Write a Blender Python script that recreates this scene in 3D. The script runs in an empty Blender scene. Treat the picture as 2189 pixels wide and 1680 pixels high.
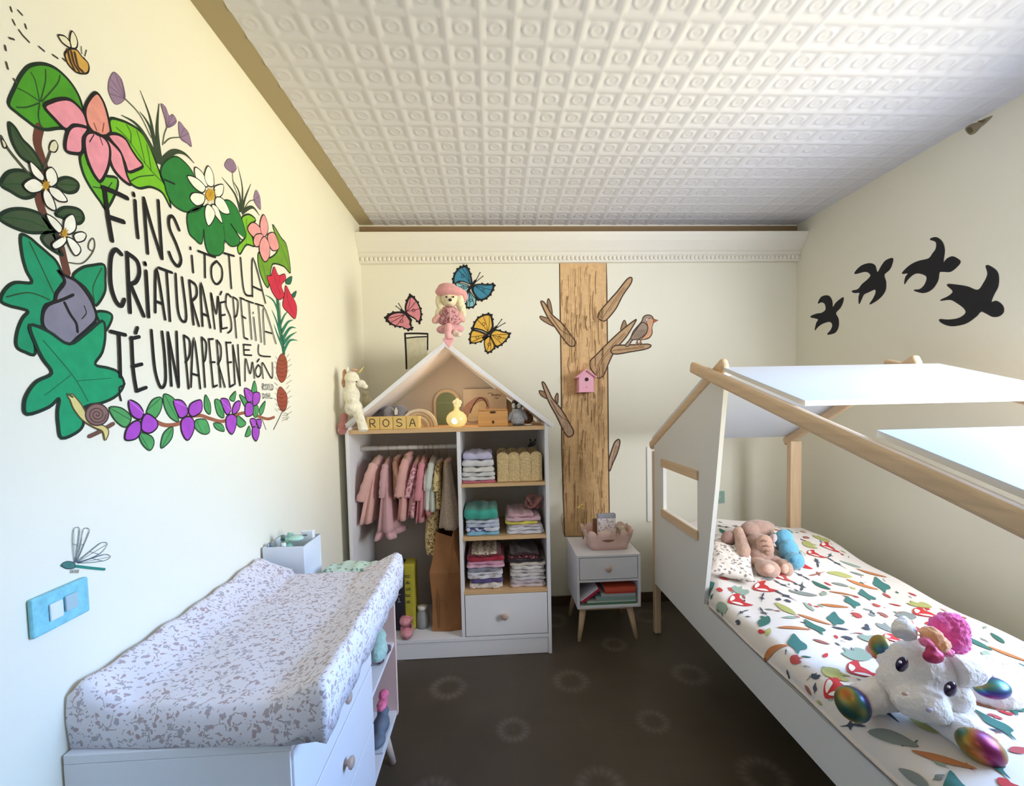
import bpy, bmesh, math, random
from mathutils import Vector, Matrix, noise
from mathutils.geometry import tessellate_polygon
import numpy as np
random.seed(7)
S = bpy.context.scene
COL = S.collection
PI = math.pi

# ------------------------------------------------------------------ camera
F, CX, CY, W, H = 941.64, 1100.64, 901.63, 2189.0, 1680.0
R_ = Vector((0.99841544, -0.05195639, -0.02161347))
D_ = Vector((-0.0240083, -0.0459198, -0.99865658))
FW = Vector((0.05089411, 0.99759306, -0.04709442))
EYE = Vector((0, 0, 1.332))
cd = bpy.data.cameras.new('camera'); cam = bpy.data.objects.new('camera', cd); COL.objects.link(cam)
m = Matrix.Identity(4)
for i in range(3):
    m[i][0] = R_[i]; m[i][1] = -D_[i]; m[i][2] = -FW[i]; m[i][3] = EYE[i]
cam.matrix_world = m
cd.sensor_fit = 'HORIZONTAL'; cd.sensor_width = 36; cd.lens = 36*F/W
cd.shift_x = (W/2-CX)/W; cd.shift_y = (CY-H/2)/W
cd.clip_start = 0.02
S.camera = cam

# ------------------------------------------------------------------ world, daylight, exposure
S.view_settings.view_transform = 'Standard'; S.view_settings.look = 'None'
S.view_settings.gamma = 1; S.view_settings.use_curve_mapping = False
S.view_settings.exposure = 0.10
wd = bpy.data.worlds.new('world'); S.world = wd; wd.use_nodes = True
wd.node_tree.nodes['Background'].inputs[0].default_value = (0.6, 0.75, 1.0, 1)
wd.node_tree.nodes['Background'].inputs[1].default_value = 1.0

def area(name, loc, target, sx, sy, power, col):
    l = bpy.data.lights.new(name, 'AREA'); l.shape = 'RECTANGLE'; l.size = sx; l.size_y = sy
    l.energy = power; l.color = col
    o = bpy.data.objects.new(name, l); COL.objects.link(o); o.location = loc
    o.rotation_euler = (Vector(target)-Vector(loc)).to_track_quat('-Z', 'Y').to_euler()
    return o
# daylight entering by the window in the right wall, beside the camera: blue skylight falls
# steeply down, sunlit-garden light bounces up, both through the same opening
def win(name, target, power, col, spread):
    o = area(name, (2.11, .79, 1.45), target, 1.2, 1.35, power, col); o.data.spread = spread; return o
dl = win('daylight', (-.1, 2.79, 1.0), 29, (0.88, 0.92, 1.0), math.radians(125)); dl.data.size = .7; dl.data.size_y = 1.0
win('skylight', (-.78, .80, .05), 17, (0.18, 0.46, 1.0), math.radians(62))
win('garden_bounce', (-.78, 1.9, 2.45), 11, (1.0, 0.86, 0.34), math.radians(74))
# unseen warm fill light added high behind the camera to brighten the walls
area('warm_fill_light', (0.35, -0.45, 2.25), (0.5, 1.8, 1.2), 0.6, 0.6, 2.5, (1.0, 0.93, 0.82))

# ------------------------------------------------------------------ helpers
XL, XR, YB, YF, ZC = -0.7835, 1.986, 2.79, -1.2, 2.43
def at(px, py, ax, v):
    q = R_*((px-CX)/F) + D_*((py-CY)/F) + FW
    i = 'XYZ'.index(ax)
    return EYE + q*((v-EYE[i])/q[i])
def lin(c):
    out = []
    for v in c:
        v = v/255.0
        out.append(v/12.92 if v <= 0.04045 else ((v+0.055)/1.055)**2.4)
    return out
MATS = {}
def mat(rgb, rough=0.6, var=0.0, scale=20.0, bump=0.0, bscale=200.0, metal=0.0, sheen=0.0, emit=None, estr=0.0, alpha=None, trans=0.0, coat=0.0):
    key = (tuple(rgb), rough, var, scale, bump, bscale, metal, sheen, emit, estr, trans, coat)
    if key in MATS: return MATS[key]
    M = bpy.data.materials.new('paint_%d_%d_%d' % tuple(int(c) for c in rgb)); M.use_nodes = True
    nt = M.node_tree; b = nt.nodes['Principled BSDF']
    c = lin(rgb)
    b.inputs['Base Color'].default_value = (*c, 1)
    b.inputs['Roughness'].default_value = rough
    b.inputs['Metallic'].default_value = metal
    b.inputs['Transmission Weight'].default_value = trans
    b.inputs['Coat Weight'].default_value = coat
    if sheen: b.inputs['Sheen Weight'].default_value = sheen
    if emit: b.inputs['Emission Color'].default_value = (*lin(emit), 1); b.inputs['Emission Strength'].default_value = estr
    if var or bump:
        tc = nt.nodes.new('ShaderNodeTexCoord')
    if var:
        n = nt.nodes.new('ShaderNodeTexNoise'); n.inputs['Scale'].default_value = scale; n.inputs['Detail'].default_value = 4
        nt.links.new(tc.outputs['Object'], n.inputs['Vector'])
        r = nt.nodes.new('ShaderNodeValToRGB')
        r.color_ramp.elements[0].position = .3; r.color_ramp.elements[1].position = .7
        r.color_ramp.elements[0].color = (*[max(0, x*(1-var)) for x in c], 1)
        r.color_ramp.elements[1].color = (*[min(1, x*(1+var)) for x in c], 1)
        nt.links.new(n.outputs['Fac'], r.inputs['Fac']); nt.links.new(r.outputs['Color'], b.inputs['Base Color'])
    if bump:
        n2 = nt.nodes.new('ShaderNodeTexNoise'); n2.inputs['Scale'].default_value = bscale; n2.inputs['Detail'].default_value = 3
        nt.links.new(tc.outputs['Object'], n2.inputs['Vector'])
        bp = nt.nodes.new('ShaderNodeBump'); bp.inputs['Strength'].default_value = bump; bp.inputs['Distance'].default_value = 0.004
        nt.links.new(n2.outputs['Fac'], bp.inputs['Height']); nt.links.new(bp.outputs['Normal'], b.inputs['Normal'])
    MATS[key] = M
    return M
def new_mat(name):
    M = bpy.data.materials.new(name); M.use_nodes = True
    return M, M.node_tree, M.node_tree.nodes['Principled BSDF']
def math_(nt, op, a, b=None, c=None):
    n = nt.nodes.new('ShaderNodeMath'); n.operation = op
    for i, v in enumerate((a, b, c)):
        if v is None: continue
        if isinstance(v, (int, float)): n.inputs[i].default_value = v
        else: nt.links.new(v, n.inputs[i])
    return n.outputs[0]
def mixc(nt, fac, a, b):
    n = nt.nodes.new('ShaderNodeMix'); n.data_type = 'RGBA'
    for i, v in ((0, fac), (6, a), (7, b)):
        if isinstance(v, (int, float)): n.inputs[i].default_value = v
        elif isinstance(v, (list, tuple)): n.inputs[i].default_value = (*v[:3], 1)
        else: nt.links.new(v, n.inputs[i])
    return n.outputs[2]

def wood(rgb, dark=0.75, axis='Z', scale=1.0, rough=0.5):
    key = ('wood', tuple(rgb), dark, axis, scale)
    if key in MATS: return MATS[key]
    M, nt, b = new_mat('wood_grain')
    tc = nt.nodes.new('ShaderNodeTexCoord'); mp = nt.nodes.new('ShaderNodeMapping')
    nt.links.new(tc.outputs['Object'], mp.inputs['Vector'])
    s = {'X': (3, 60, 60), 'Y': (60, 3, 60), 'Z': (60, 60, 3)}[axis]
    mp.inputs['Scale'].default_value = [v*scale for v in s]
    n = nt.nodes.new('ShaderNodeTexNoise'); n.inputs['Scale'].default_value = 1; n.inputs['Detail'].default_value = 5; n.inputs['Distortion'].default_value = .6
    nt.links.new(mp.outputs['Vector'], n.inputs['Vector'])
    r = nt.nodes.new('ShaderNodeValToRGB'); c = lin(rgb)
    r.color_ramp.elements[0].position = .3; r.color_ramp.elements[0].color = (*[x*dark for x in c], 1)
    r.color_ramp.elements[1].position = .65; r.color_ramp.elements[1].color = (*c, 1)
    nt.links.new(n.outputs['Fac'], r.inputs['Fac']); nt.links.new(r.outputs['Color'], b.inputs['Base Color'])
    b.inputs['Roughness'].default_value = rough
    MATS[key] = M
    return M

def wloc(o):
    v = Vector((0, 0, 0))
    while o: v += o.location; o = o.parent
    return v
def tag(o, label=None, cat=None, group=None, kind=None):
    if label: o['label'] = label
    if cat: o['category'] = cat
    if group: o['group'] = group
    if kind: o['kind'] = kind
    return o
def thing(name, loc, label, cat, group=None):
    o = bpy.data.objects.new(name, None); COL.objects.link(o); o.location = loc; o.empty_display_size = .05
    return tag(o, label, cat, group)

class MB:
    def __init__(s): s.v = []; s.f = []; s.m = []
    def add(s, v, f, mi=0):
        o = len(s.v); s.v += [tuple(p) for p in v]
        for q in f: s.f.append([i+o for i in q]); s.m.append(mi)
        return s
    def box(s, x0, x1, y0, y1, z0, z1, mi=0, M=None):
        v = [Vector((x, y, z)) for x in (x0, x1) for y in (y0, y1) for z in (z0, z1)]
        if M: v = [M@p for p in v]
        return s.add(v, [(0, 1, 3, 2), (4, 6, 7, 5), (0, 4, 5, 1), (2, 3, 7, 6), (0, 2, 6, 4), (1, 5, 7, 3)], mi)
    def tube(s, pts, rad, n=12, mi=0, cap=True, flat=1.0, up=None):
        pts = [Vector(p) for p in pts]
        if isinstance(rad, (int, float)): rad = [rad]*len(pts)
        vs = []; fs = []
        a = None
        for i, p in enumerate(pts):
            t = (pts[min(i+1, len(pts)-1)]-pts[max(i-1, 0)]).normalized()
            if a is None:
                ref = Vector(up) if up else (Vector((0, 0, 1)) if abs(t.z) < .9 else Vector((1, 0, 0)))
                a = (ref-t*ref.dot(t)).normalized()
            else: a = (a-t*a.dot(t)).normalized()
            b = t.cross(a)
            for k in range(n):
                th = 2*PI*k/n
                vs.append(p+a*(rad[i]*math.cos(th))+b*(rad[i]*flat*math.sin(th)))
        for i in range(len(pts)-1):
            for k in range(n):
                fs.append((i*n+k, i*n+(k+1) % n, (i+1)*n+(k+1) % n, (i+1)*n+k))
        if cap: fs.append(tuple(range(n))[::-1]); fs.append(tuple(range((len(pts)-1)*n, len(pts)*n)))
        return s.add(vs, fs, mi)
    def lathe(s, prof, c, n=24, mi=0, M=None):
        c = Vector(c); vs = []; fs = []
        for r, z in prof:
            for k in range(n):
                p = Vector((r*math.cos(2*PI*k/n), r*math.sin(2*PI*k/n), z))
                if M: p = M@p
                vs.append(c+p)
        for i in range(len(prof)-1):
            for k in range(n): fs.append((i*n+k, i*n+(k+1) % n, (i+1)*n+(k+1) % n, (i+1)*n+k))
        fs.append(tuple(range(n))[::-1]); fs.append(tuple(range((len(prof)-1)*n, len(prof)*n)))
        return s.add(vs, fs, mi)
    def ell(s, c, r, mi=0, nu=20, nv=12, M=None):
        c = Vector(c); r = (r, r, r) if isinstance(r, (int, float)) else r
        vs = []; fs = []
        for j in range(nv+1):
            ph = PI*j/nv
            for k in range(nu):
                th = 2*PI*k/nu
                p = Vector((r[0]*math.sin(ph)*math.cos(th), r[1]*math.sin(ph)*math.sin(th), r[2]*math.cos(ph)))
                if M: p = M@p
                vs.append(c+p)
        for j in range(nv):
            for k in range(nu): fs.append((j*nu+k, (j+1)*nu+k, (j+1)*nu+(k+1) % nu, j*nu+(k+1) % nu))
        return s.add(vs, fs, mi)
    def prism(s, poly, fn, d0, d1, mi=0):
        n = len(poly)
        v = [fn(u, w, d0) for u, w in poly]+[fn(u, w, d1) for u, w in poly]
        tris = tessellate_polygon([[Vector((u, w, 0)) for u, w in poly]])
        fs = [tuple(t) for t in tris]+[tuple(i+n for i in t)[::-1] for t in tris]
        fs += [(i, (i+1) % n, n+(i+1) % n, n+i) for i in range(n)]
        return s.add(v, fs, mi)
    def build(s, name, mats, parent=None, smooth=False, bevel=0, sub=0, remesh=0, disp=0, dscale=.02, label=None, seg=2, orient=True):
        if not isinstance(mats, (list, tuple)): mats = [mats]
        vs = [Vector(p) for p in s.v]
        if parent: off = wloc(parent)
        else:
            xs = [p.x for p in vs]; ys = [p.y for p in vs]; zs = [p.z for p in vs]
            off = Vector(((min(xs)+max(xs))/2, (min(ys)+max(ys))/2, min(zs)))
        me = bpy.data.meshes.new(name); me.from_pydata([p-off for p in vs], [], s.f)
        for M in mats: me.materials.append(M)
        me.polygons.foreach_set('material_index', s.m)
        bm = bmesh.new(); bm.from_mesh(me)
        bmesh.ops.remove_doubles(bm, verts=bm.verts, dist=1e-6)
        if orient: bmesh.ops.recalc_face_normals(bm, faces=bm.faces)
        bm.to_mesh(me); bm.free()
        if smooth: me.polygons.foreach_set('use_smooth', [True]*len(me.polygons))
        me.update()
        o = bpy.data.objects.new(name, me); COL.objects.link(o)
        if parent: o.parent = parent
        else: o.location = off
        if label: o['label'] = label
        if bevel:
            b = o.modifiers.new('bevel', 'BEVEL'); b.width = bevel; b.segments = seg; b.limit_method = 'ANGLE'
            b.harden_normals = False
        if remesh:
            r = o.modifiers.new('remesh', 'REMESH'); r.mode = 'VOXEL'; r.voxel_size = remesh; r.use_smooth_shade = True
            sm = o.modifiers.new('smooth', 'SMOOTH'); sm.iterations = 6; sm.factor = .6
        if sub:
            b = o.modifiers.new('sub', 'SUBSURF'); b.levels = sub; b.render_levels = sub
        if disp:
            t = bpy.data.textures.new('fur', 'CLOUDS'); t.noise_scale = dscale; t.noise_depth = 2
            d = o.modifiers.new('disp', 'DISPLACE'); d.texture = t; d.strength = disp; d.mid_level = .5
        return o

def struct(o): o['kind'] = 'structure'; return o
def cr(pts, closed, n=5):
    out = []; L = len(pts)
    rng = range(L) if closed else range(L-1)
    for i in rng:
        g = lambda k: pts[k % L] if closed else pts[min(max(k, 0), L-1)]
        p0, p1, p2, p3 = g(i-1), g(i), g(i+1), g(i+2)
        for j in range(n):
            t = j/n
            out.append(tuple(.5*((2*p1[a])+(-p0[a]+p2[a])*t+(2*p0[a]-5*p1[a]+4*p2[a]-p3[a])*t*t+(-p0[a]+3*p1[a]-3*p2[a]+p3[a])*t**3) for a in range(len(p1))))
    if not closed: out.append(tuple(pts[-1]))
    return out

# ------------------------------------------------------------------ room shell
def wall_mat(name, rgb):
    M, nt, b = new_mat(name)
    tc = nt.nodes.new('ShaderNodeTexCoord')
    n = nt.nodes.new('ShaderNodeTexNoise'); n.inputs['Scale'].default_value = 1.6; n.inputs['Detail'].default_value = 3
    nt.links.new(tc.outputs['Object'], n.inputs['Vector'])
    c = lin(rgb)
    col = mixc(nt, n.outputs['Fac'], [x*.97 for x in c], [min(1, x*1.03) for x in c])
    nt.links.new(col, b.inputs['Base Color']); b.inputs['Roughness'].default_value = .85
    n2 = nt.nodes.new('ShaderNodeTexNoise'); n2.inputs['Scale'].default_value = 90
    nt.links.new(tc.outputs['Object'], n2.inputs['Vector'])
    bp = nt.nodes.new('ShaderNodeBump'); bp.inputs['Strength'].default_value = .12; bp.inputs['Distance'].default_value = .003
    nt.links.new(n2.outputs['Fac'], bp.inputs['Height']); nt.links.new(bp.outputs['Normal'], b.inputs['Normal'])
    return M
WALL = wall_mat('cream_wall_paint', (240, 235, 216))
T = .1
struct(MB().box(XL-T, XL, YF, YB+T, 0, ZC+.1).build('wall_left', WALL))
struct(MB().box(XL, XR, YB, YB+T, 0, ZC+.1).build('wall_back', WALL))
wr = MB(); WY0, WY1, WZ0, WZ1 = .16, 1.42, .75, 2.15
wr.box(XR, XR+T, YF, WY0, 0, ZC+.1); wr.box(XR, XR+T, WY1, YB+T, 0, ZC+.1)
wr.box(XR, XR+T, WY0, WY1, WZ1, ZC+.1); wr.box(XR, XR+T, WY0, WY1, 0, WZ0)
struct(wr.build('wall_right', WALL))
struct(MB().box(XL-T, XR+T, YF-T, YF, 0, ZC+.1).build('wall_rear', WALL))
wf = MB()
for y in (WY0, (WY0+WY1)/2-.02, WY1-.04): wf.box(XR+.02, XR+.06, y, y+.04, WZ0, WZ1)
for z in (WZ0, WZ1-.04): wf.box(XR+.02, XR+.06, WY0+.04, WY1-.04, z, z+.04)
struct(wf.build('window_1', mat((235, 235, 232), .4)))

# floor
M, nt, b = new_mat('brown_floor_tile')
tc = nt.nodes.new('ShaderNodeTexCoord'); sp = nt.nodes.new('ShaderNodeSeparateXYZ')
geo = nt.nodes.new('ShaderNodeNewGeometry'); nt.links.new(geo.outputs['Position'], sp.inputs[0])
def lat(ox, oy):
    x = math_(nt, 'WRAP', math_(nt, 'SUBTRACT', sp.outputs[0], ox), .289, -.289)
    y = math_(nt, 'WRAP', math_(nt, 'SUBTRACT', sp.outputs[1], oy), .289, -.289)
    return x, y, math_(nt, 'SQRT', math_(nt, 'ADD', math_(nt, 'MULTIPLY', x, x), math_(nt, 'MULTIPLY', y, y)))
def ring(x, y, d, r, w):
    ang = math_(nt, 'ARCTAN2', y, x)
    pet = math_(nt, 'MULTIPLY', math_(nt, 'SINE', math_(nt, 'MULTIPLY', ang, 16.0)), .25)
    k = math_(nt, 'SUBTRACT', 1.0, math_(nt, 'DIVIDE', math_(nt, 'ABSOLUTE', math_(nt, 'SUBTRACT', d, r)), w))
    k = math_(nt, 'MAXIMUM', k, 0.0)
    return math_(nt, 'MULTIPLY', k, math_(nt, 'ADD', .8, pet))
x1, y1, d1 = lat(.054, 1.728); x2, y2, d2 = lat(.343, 2.017)
n = nt.nodes.new('ShaderNodeTexNoise'); n.inputs['Scale'].default_value = 5; n.inputs['Detail'].default_value = 6
nt.links.new(geo.outputs['Position'], n.inputs['Vector'])
base = mixc(nt, n.outputs['Fac'], lin((66, 58, 48)), lin((86, 76, 64)))
k = math_(nt, 'ADD', ring(x1, y1, d1, .052, .026), ring(x2, y2, d2, .066, .032))
k = math_(nt, 'ADD', k, math_(nt, 'MULTIPLY', math_(nt, 'LESS_THAN', d1, .02), -.25))
k = math_(nt, 'MULTIPLY', k, math_(nt, 'MULTIPLY', n.outputs['Fac'], .55))
c1 = mixc(nt, k, base, lin((150, 138, 132)))
gx = math_(nt, 'LESS_THAN', math_(nt, 'ABSOLUTE', math_(nt, 'WRAP', math_(nt, 'SUBTRACT', sp.outputs[0], .054), .1445, -.1445)), .0012)
gy = math_(nt, 'LESS_THAN', math_(nt, 'ABSOLUTE', math_(nt, 'WRAP', math_(nt, 'SUBTRACT', sp.outputs[1], 1.728), .1445, -.1445)), .0012)
c2 = mixc(nt, math_(nt, 'MULTIPLY', math_(nt, 'MAXIMUM', gx, gy), .35), c1, lin((98, 84, 58)))
nt.links.new(c2, b.inputs['Base Color']); b.inputs['Roughness'].default_value = .42
b.inputs['Specular IOR Level'].default_value = .35
struct(MB().box(XL-T, XR+T, YF-T, YB+T, -.05, 0).build('floor', M))
# baseboard: thin dark tile skirting along back wall
struct(MB().box(XL+.001, XR-.001, YB-.012, YB-.0005, .001, .062).build('baseboard_back', mat((74, 52, 40), .5)))
struct(MB().box(XR-.012, XR-.0005, YF+.01, YB-.013, .001, .062).build('baseboard_right', mat((74, 52, 40), .5)))

# ceiling: pressed square panels with a round boss in each
s_ = .1005; X0, X1c, Y0c, Y1c = -.697, XR, .9, YB
tx0 = -.0108+.0; ty0 = 2.8046
N = 18
def hfun(u, v):
    u = (u-np.floor(u))-.5; v = (v-np.floor(v))-.5
    e = np.maximum(np.abs(u), np.abs(v)); r = np.hypot(u, v)
    z = np.where(e > .475, .0028, 0.0)
    z = z-.0045*np.clip((.37-e)/.035, 0, 1)
    z = z+.0055*np.clip(1-np.abs(r-.205)/.055, 0, 1)+.0015*np.clip((.13-r)/.05, 0, 1)
    return z
nx = int((X1c-X0)/s_*N); ny = int((Y1c-Y0c)/s_*N)
gx_, gy_ = np.meshgrid(np.linspace(X0, X1c, nx+1), np.linspace(Y0c, Y1c, ny+1))
hz = ZC-.006-.62*hfun((gx_-tx0)/s_, (gy_-ty0)/s_)
V = np.stack([gx_, gy_, hz], -1).reshape(-1, 3)
idx = np.arange((nx+1)*(ny+1)).reshape(ny+1, nx+1)
Fc = np.stack([idx[:-1, :-1], idx[1:, :-1], idx[1:, 1:], idx[:-1, 1:]], -1).reshape(-1, 4)
me = bpy.data.meshes.new('ceiling')
me.vertices.add(len(V)); me.vertices.foreach_set('co', V.ravel())
me.loops.add(len(Fc)*4); me.loops.foreach_set('vertex_index', Fc.ravel())
me.polygons.add(len(Fc)); me.polygons.foreach_set('loop_start', np.arange(len(Fc))*4); me.polygons.foreach_set('loop_total', np.full(len(Fc), 4))
me.polygons.foreach_set('use_smooth', np.ones(len(Fc), bool))
me.update(calc_edges=True); me.validate()
me.materials.append(mat((220, 217, 220), .62))
o = bpy.data.objects.new('ceiling', me); COL.objects.link(o); struct(o)
struct(MB().box(XL-T, XR+T, YF-T, YB+T, ZC+.0005, ZC+.08).build('ceiling', mat((232, 229, 224), .8)))
struct(MB().box(X0, XR, YF, Y0c, ZC-.012, ZC).build('ceiling', mat((232, 229, 224), .8)))
struct(MB().box(XL+.0005, X0-.0005, YF, YB-.001, ZC-.004, ZC-.0005).build('trim_1', mat((176, 160, 124), .9)))  # tan imitates the wall colour lying in shade beside the panels
# cornice on the back wall with a row of small beads
pr = [(YB-.0005, 2.188), (2.765, 2.188), (2.760, 2.196), (2.760, 2.226), (2.752, 2.232), (2.748, 2.240), (2.752, 2.246), (2.742, 2.252), (2.728, 2.270), (2.702, 2.300), (2.688, 2.325), (2.682, 2.345), (2.690, 2.348), (YB-.0005, 2.348)]
c = MB(); c.prism(pr, lambda u, w, d: Vector((d, u, w)), XL+.001, XR-.001)
x = XL+.02
while x < XR-.02:
    c.ell((x, 2.757, 2.211), (.0115, .008, .0135), nu=10, nv=6); x += .0262
struct(c.build('trim_2', mat((238, 232, 218), .6)))
struct(MB().box(XL+.001, XR-.001, YB-.004, YB-.0004, 2.349, ZC-.014).build('trim_3', mat((150, 124, 92), .9)))  # brown combines the band's own tan with the shade above the cornice

# ------------------------------------------------------------------ paintings on the walls
class Wallp:
    """flat paint shapes lying on one plane; points are traced, then laid on the real plane"""
    def __init__(s, ax, val, nrm, ox=0, oy=0, k=1.0):
        s.ax, s.val, s.n, s.ox, s.oy, s.k = ax, val, nrm, ox, oy, k
        s.i = 'XYZ'.index(ax); s.ui = 1 if ax == 'X' else 0
    def uv(s, p):
        q = at(s.ox+p[0]/s.k, s.oy+p[1]/s.k, s.ax, s.val)
        return (q[s.ui], q[2])
    def p3(s, u, w, off):
        v = Vector((0, 0, w)); v[s.i] = s.val+s.n*off; v[s.ui] = u
        return v
def ribbon(mb, wl, uv, wd, off, mi, closed=False, taper=None):
    n = len(uv); L = []; R = []
    if wl.ax == 'X' and wl.n == 1: wd *= .5
    for i in range(n):
        a = uv[(i-1) % n] if (closed or i > 0) else uv[i]; b = uv[(i+1) % n] if (closed or i < n-1) else uv[i]
        dx, dy = b[0]-a[0], b[1]-a[1]; l = math.hypot(dx, dy) or 1
        nx_, ny_ = -dy/l, dx/l
        w_ = wd/2*(taper(i/(n-1)) if taper else 1)
        L.append((uv[i][0]+nx_*w_, uv[i][1]+ny_*w_)); R.append((uv[i][0]-nx_*w_, uv[i][1]-ny_*w_))
    v = [wl.p3(*p, off) for p in L]+[wl.p3(*p, off) for p in R]
    m_ = n if closed else n-1
    mb.add(v, [(i, (i+1) % n, n+(i+1) % n, n+i) for i in range(m_)], mi)
    if not closed and not taper:
        for c in (uv[0], uv[-1]):
            mb.add([wl.p3(c[0]+wd/2*math.cos(t*PI/4), c[1]+wd/2*math.sin(t*PI/4), off+.00002) for t in range(8)], [tuple(range(8))], mi)
def pm(rgb): return mat(rgb, .8, .10, 35.0)
INK = (20, 16, 16)
def paint(name, wl, items, parent=None, layer=0, label=None, cat=None, group=None):
    """items: ('p', pts, fill, outline_width[, outline rgb]) smooth patch; ('P', ...) straight patch;
       ('l', pts, rgb, width) line; ('t', pts, rgb, width) tapering line"""
    mb = MB(); mats = []
    def mi(rgb):
        M = pm(rgb)
        if M not in mats: mats.append(M)
        return mats.index(M)
    off0 = .0008+layer*.0006
    for j, it in enumerate(items):
        off = off0+j*.00006
        k = it[0]; uv = [wl.uv(p) for p in it[1]]
        if k in 'pP':
            sm = cr(uv, True, 4) if k == 'p' else uv
            if it[2]:
                tr = tessellate_polygon([[Vector((*p, 0)) for p in sm]])
                mb.add([wl.p3(*p, off) for p in sm], [tuple(t) for t in tr], mi(it[2]))
            if len(it) > 3 and it[3]: ribbon(mb, wl, sm, it[3], off+.00003, mi(it[4] if len(it) > 4 else INK), True)
        else:
            sm = cr(uv, False, 5) if len(uv) > 2 else uv
            if k == 't': sm = cr(uv, False, 5)
            ribbon(mb, wl, sm, it[3], off, mi(it[2]), False, (lambda t: max(.12, 1-t*.95)) if k == 't' else None)
    o = mb.build(name, mats, parent, orient=False)
    # face the room
    me = o.data
    for p in me.polygons:
        if p.normal[wl.i]*wl.n < 0: p.flip()
    me.update()
    if label: tag(o, label, cat, group)
    return o
A = Wallp('X', XL, 1, 0, 0, 3.2303); B = Wallp('X', XL, 1, 0, 480, 3.2303)
root = thing('flower_mural', (XL, 1.1, 1.2), 'large painted wreath of lilies, water lilies and violet blooms around lettering on the left wall', 'mural')
G1, G2, G3, DG = (72, 152, 28), (118, 190, 30), (100, 175, 40), (60, 80, 48)
PK, SA, WH, YE = (235, 150, 165), (228, 150, 135), (246, 240, 222), (214, 170, 50)
paint('stem', A, [('l', [(272, 880), (255, 980), (285, 1090), (310, 1190), (270, 1290), (268, 1380), (300, 1480), (350, 1560), (410, 1680), (440, 1800), (460, 1880)], (104, 58, 42), .030),
    ], root, 0)
leafs = [
 (A, [(55, 715), (95, 610), (140, 520), (200, 455), (290, 440), (370, 465), (440, 520), (500, 590), (545, 670), (570, 750), (595, 810), (560, 880), (400, 885), (320, 895), (250, 880), (180, 830), (110, 775)], G1, 0, [[(270, 700), (180, 640), (120, 610)], [(270, 700), (240, 560), (210, 500)], [(275, 700), (310, 560), (310, 480)], [(285, 700), (390, 580), (410, 520)], [(270, 710), (180, 740), (110, 740)], [(270, 720), (260, 800), (280, 880)]]),
 (A, [(755, 825), (830, 830), (900, 860), (960, 900), (1010, 960), (1040, 1030), (1070, 1110), (1100, 1190), (1115, 1240), (1150, 1310), (1178, 1435), (1130, 1345), (1090, 1310), (1030, 1290), (960, 1300), (900, 1265), (870, 1200), (780, 960)], G2, 0, [[(1110, 1250), (1000, 1130), (880, 960), (800, 880)], [(1000, 1130), (960, 960), (940, 900)], [(1040, 1180), (1030, 1100), (1010, 1000)], [(900, 990), (900, 920), (870, 860)], [(1060, 1210), (960, 1220), (900, 1250)]]),
 (A, [(550, 1080), (600, 1050), (700, 1200), (805, 1230), (800, 1320), (735, 1440), (690, 1390), (620, 1290), (570, 1190)], G3, 0, [[(735, 1430), (700, 1290), (600, 1130)], [(700, 1300), (640, 1290)], [(715, 1340), (770, 1260)]]),
 (A, [(60, 850), (100, 880), (150, 960), (200, 1010), (240, 1060), (290, 1150), (280, 1170), (210, 1130), (140, 1080), (90, 1000), (65, 920)], DG, 0, [[(75, 870), (150, 1000), (280, 1165)]]),
 (A, [(4, 1275), (40, 1200), (110, 1175), (190, 1190), (230, 1240), (240, 1330), (210, 1360), (150, 1365), (70, 1320)], DG, 0, [[(10, 1275), (120, 1270), (230, 1290)]]),
 (A, [(390, 1250), (450, 1225), (510, 1240), (540, 1275), (520, 1320), (460, 1330), (390, 1290)], DG, 0, [[(390, 1270), (530, 1278)]]),
 (A, [(3, 1480), (80, 1445), (180, 1445), (280, 1480), (340, 1540), (370, 1600), (300, 1605), (200, 1605), (90, 1570), (3, 1520)], DG, 0, [[(5, 1500), (180, 1520), (350, 1590)]]),
 (A, [(380, 1480), (430, 1435), (510, 1435), (560, 1460), (575, 1510), (540, 1545), (480, 1530), (420, 1500)], DG, 0, [[(400, 1485), (560, 1500)]]),
 (A, [(285, 1640), (330, 1600), (380, 1610), (400, 1700), (430, 1760), (380, 1740), (310, 1690)], (70, 76, 58), 0, []),
 (A, [(1670, 1500), (1720, 1480), (1765, 1520), (1720, 1560), (1740, 1640), (1755, 1700), (1700, 1690), (1655, 1755), (1640, 1700), (1690, 1640), (1680, 1560)], (128, 190, 40), 0, [[(1700, 1510), (1700, 1700)]]),
 (B, [(1880, 0), (1940, 90), (1980, 150), (2005, 330), (1960, 290), (1890, 270), (1870, 310), (1850, 435), (1800, 350), (1780, 250), (1790, 190), (1860, 230), (1920, 160)], (112, 160, 45), 0, [[(1890, 40), (1960, 200), (2000, 320)], [(1800, 220), (1845, 420)]]),
 (B, [(140, 75), (200, 90), (260, 140), (330, 200), (390, 260), (440, 380), (420, 420), (380, 480), (370, 530), (310, 560), (290, 620), (300, 700), (230, 720), (240, 890), (170, 880), (110, 840), (115, 740), (150, 650), (190, 600), (140, 580), (60, 560), (2, 525), (30, 450), (100, 400), (215, 400), (180, 320), (150, 210)], (22, 146, 98), 0, [[(200, 120), (300, 330), (370, 480)], [(40, 500), (200, 470), (340, 520)]]),
 (B, [(500, 360), (560, 300), (640, 280), (718, 280), (725, 380), (720, 470), (660, 560), (630, 500), (580, 430)], (22, 146, 98), 0, [[(700, 300), (640, 430), (650, 530)]]),
 (B, [(660, 610), (720, 600), (770, 625), (760, 680), (720, 740), (700, 700)], (22, 146, 98), 0, []),
]
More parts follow.
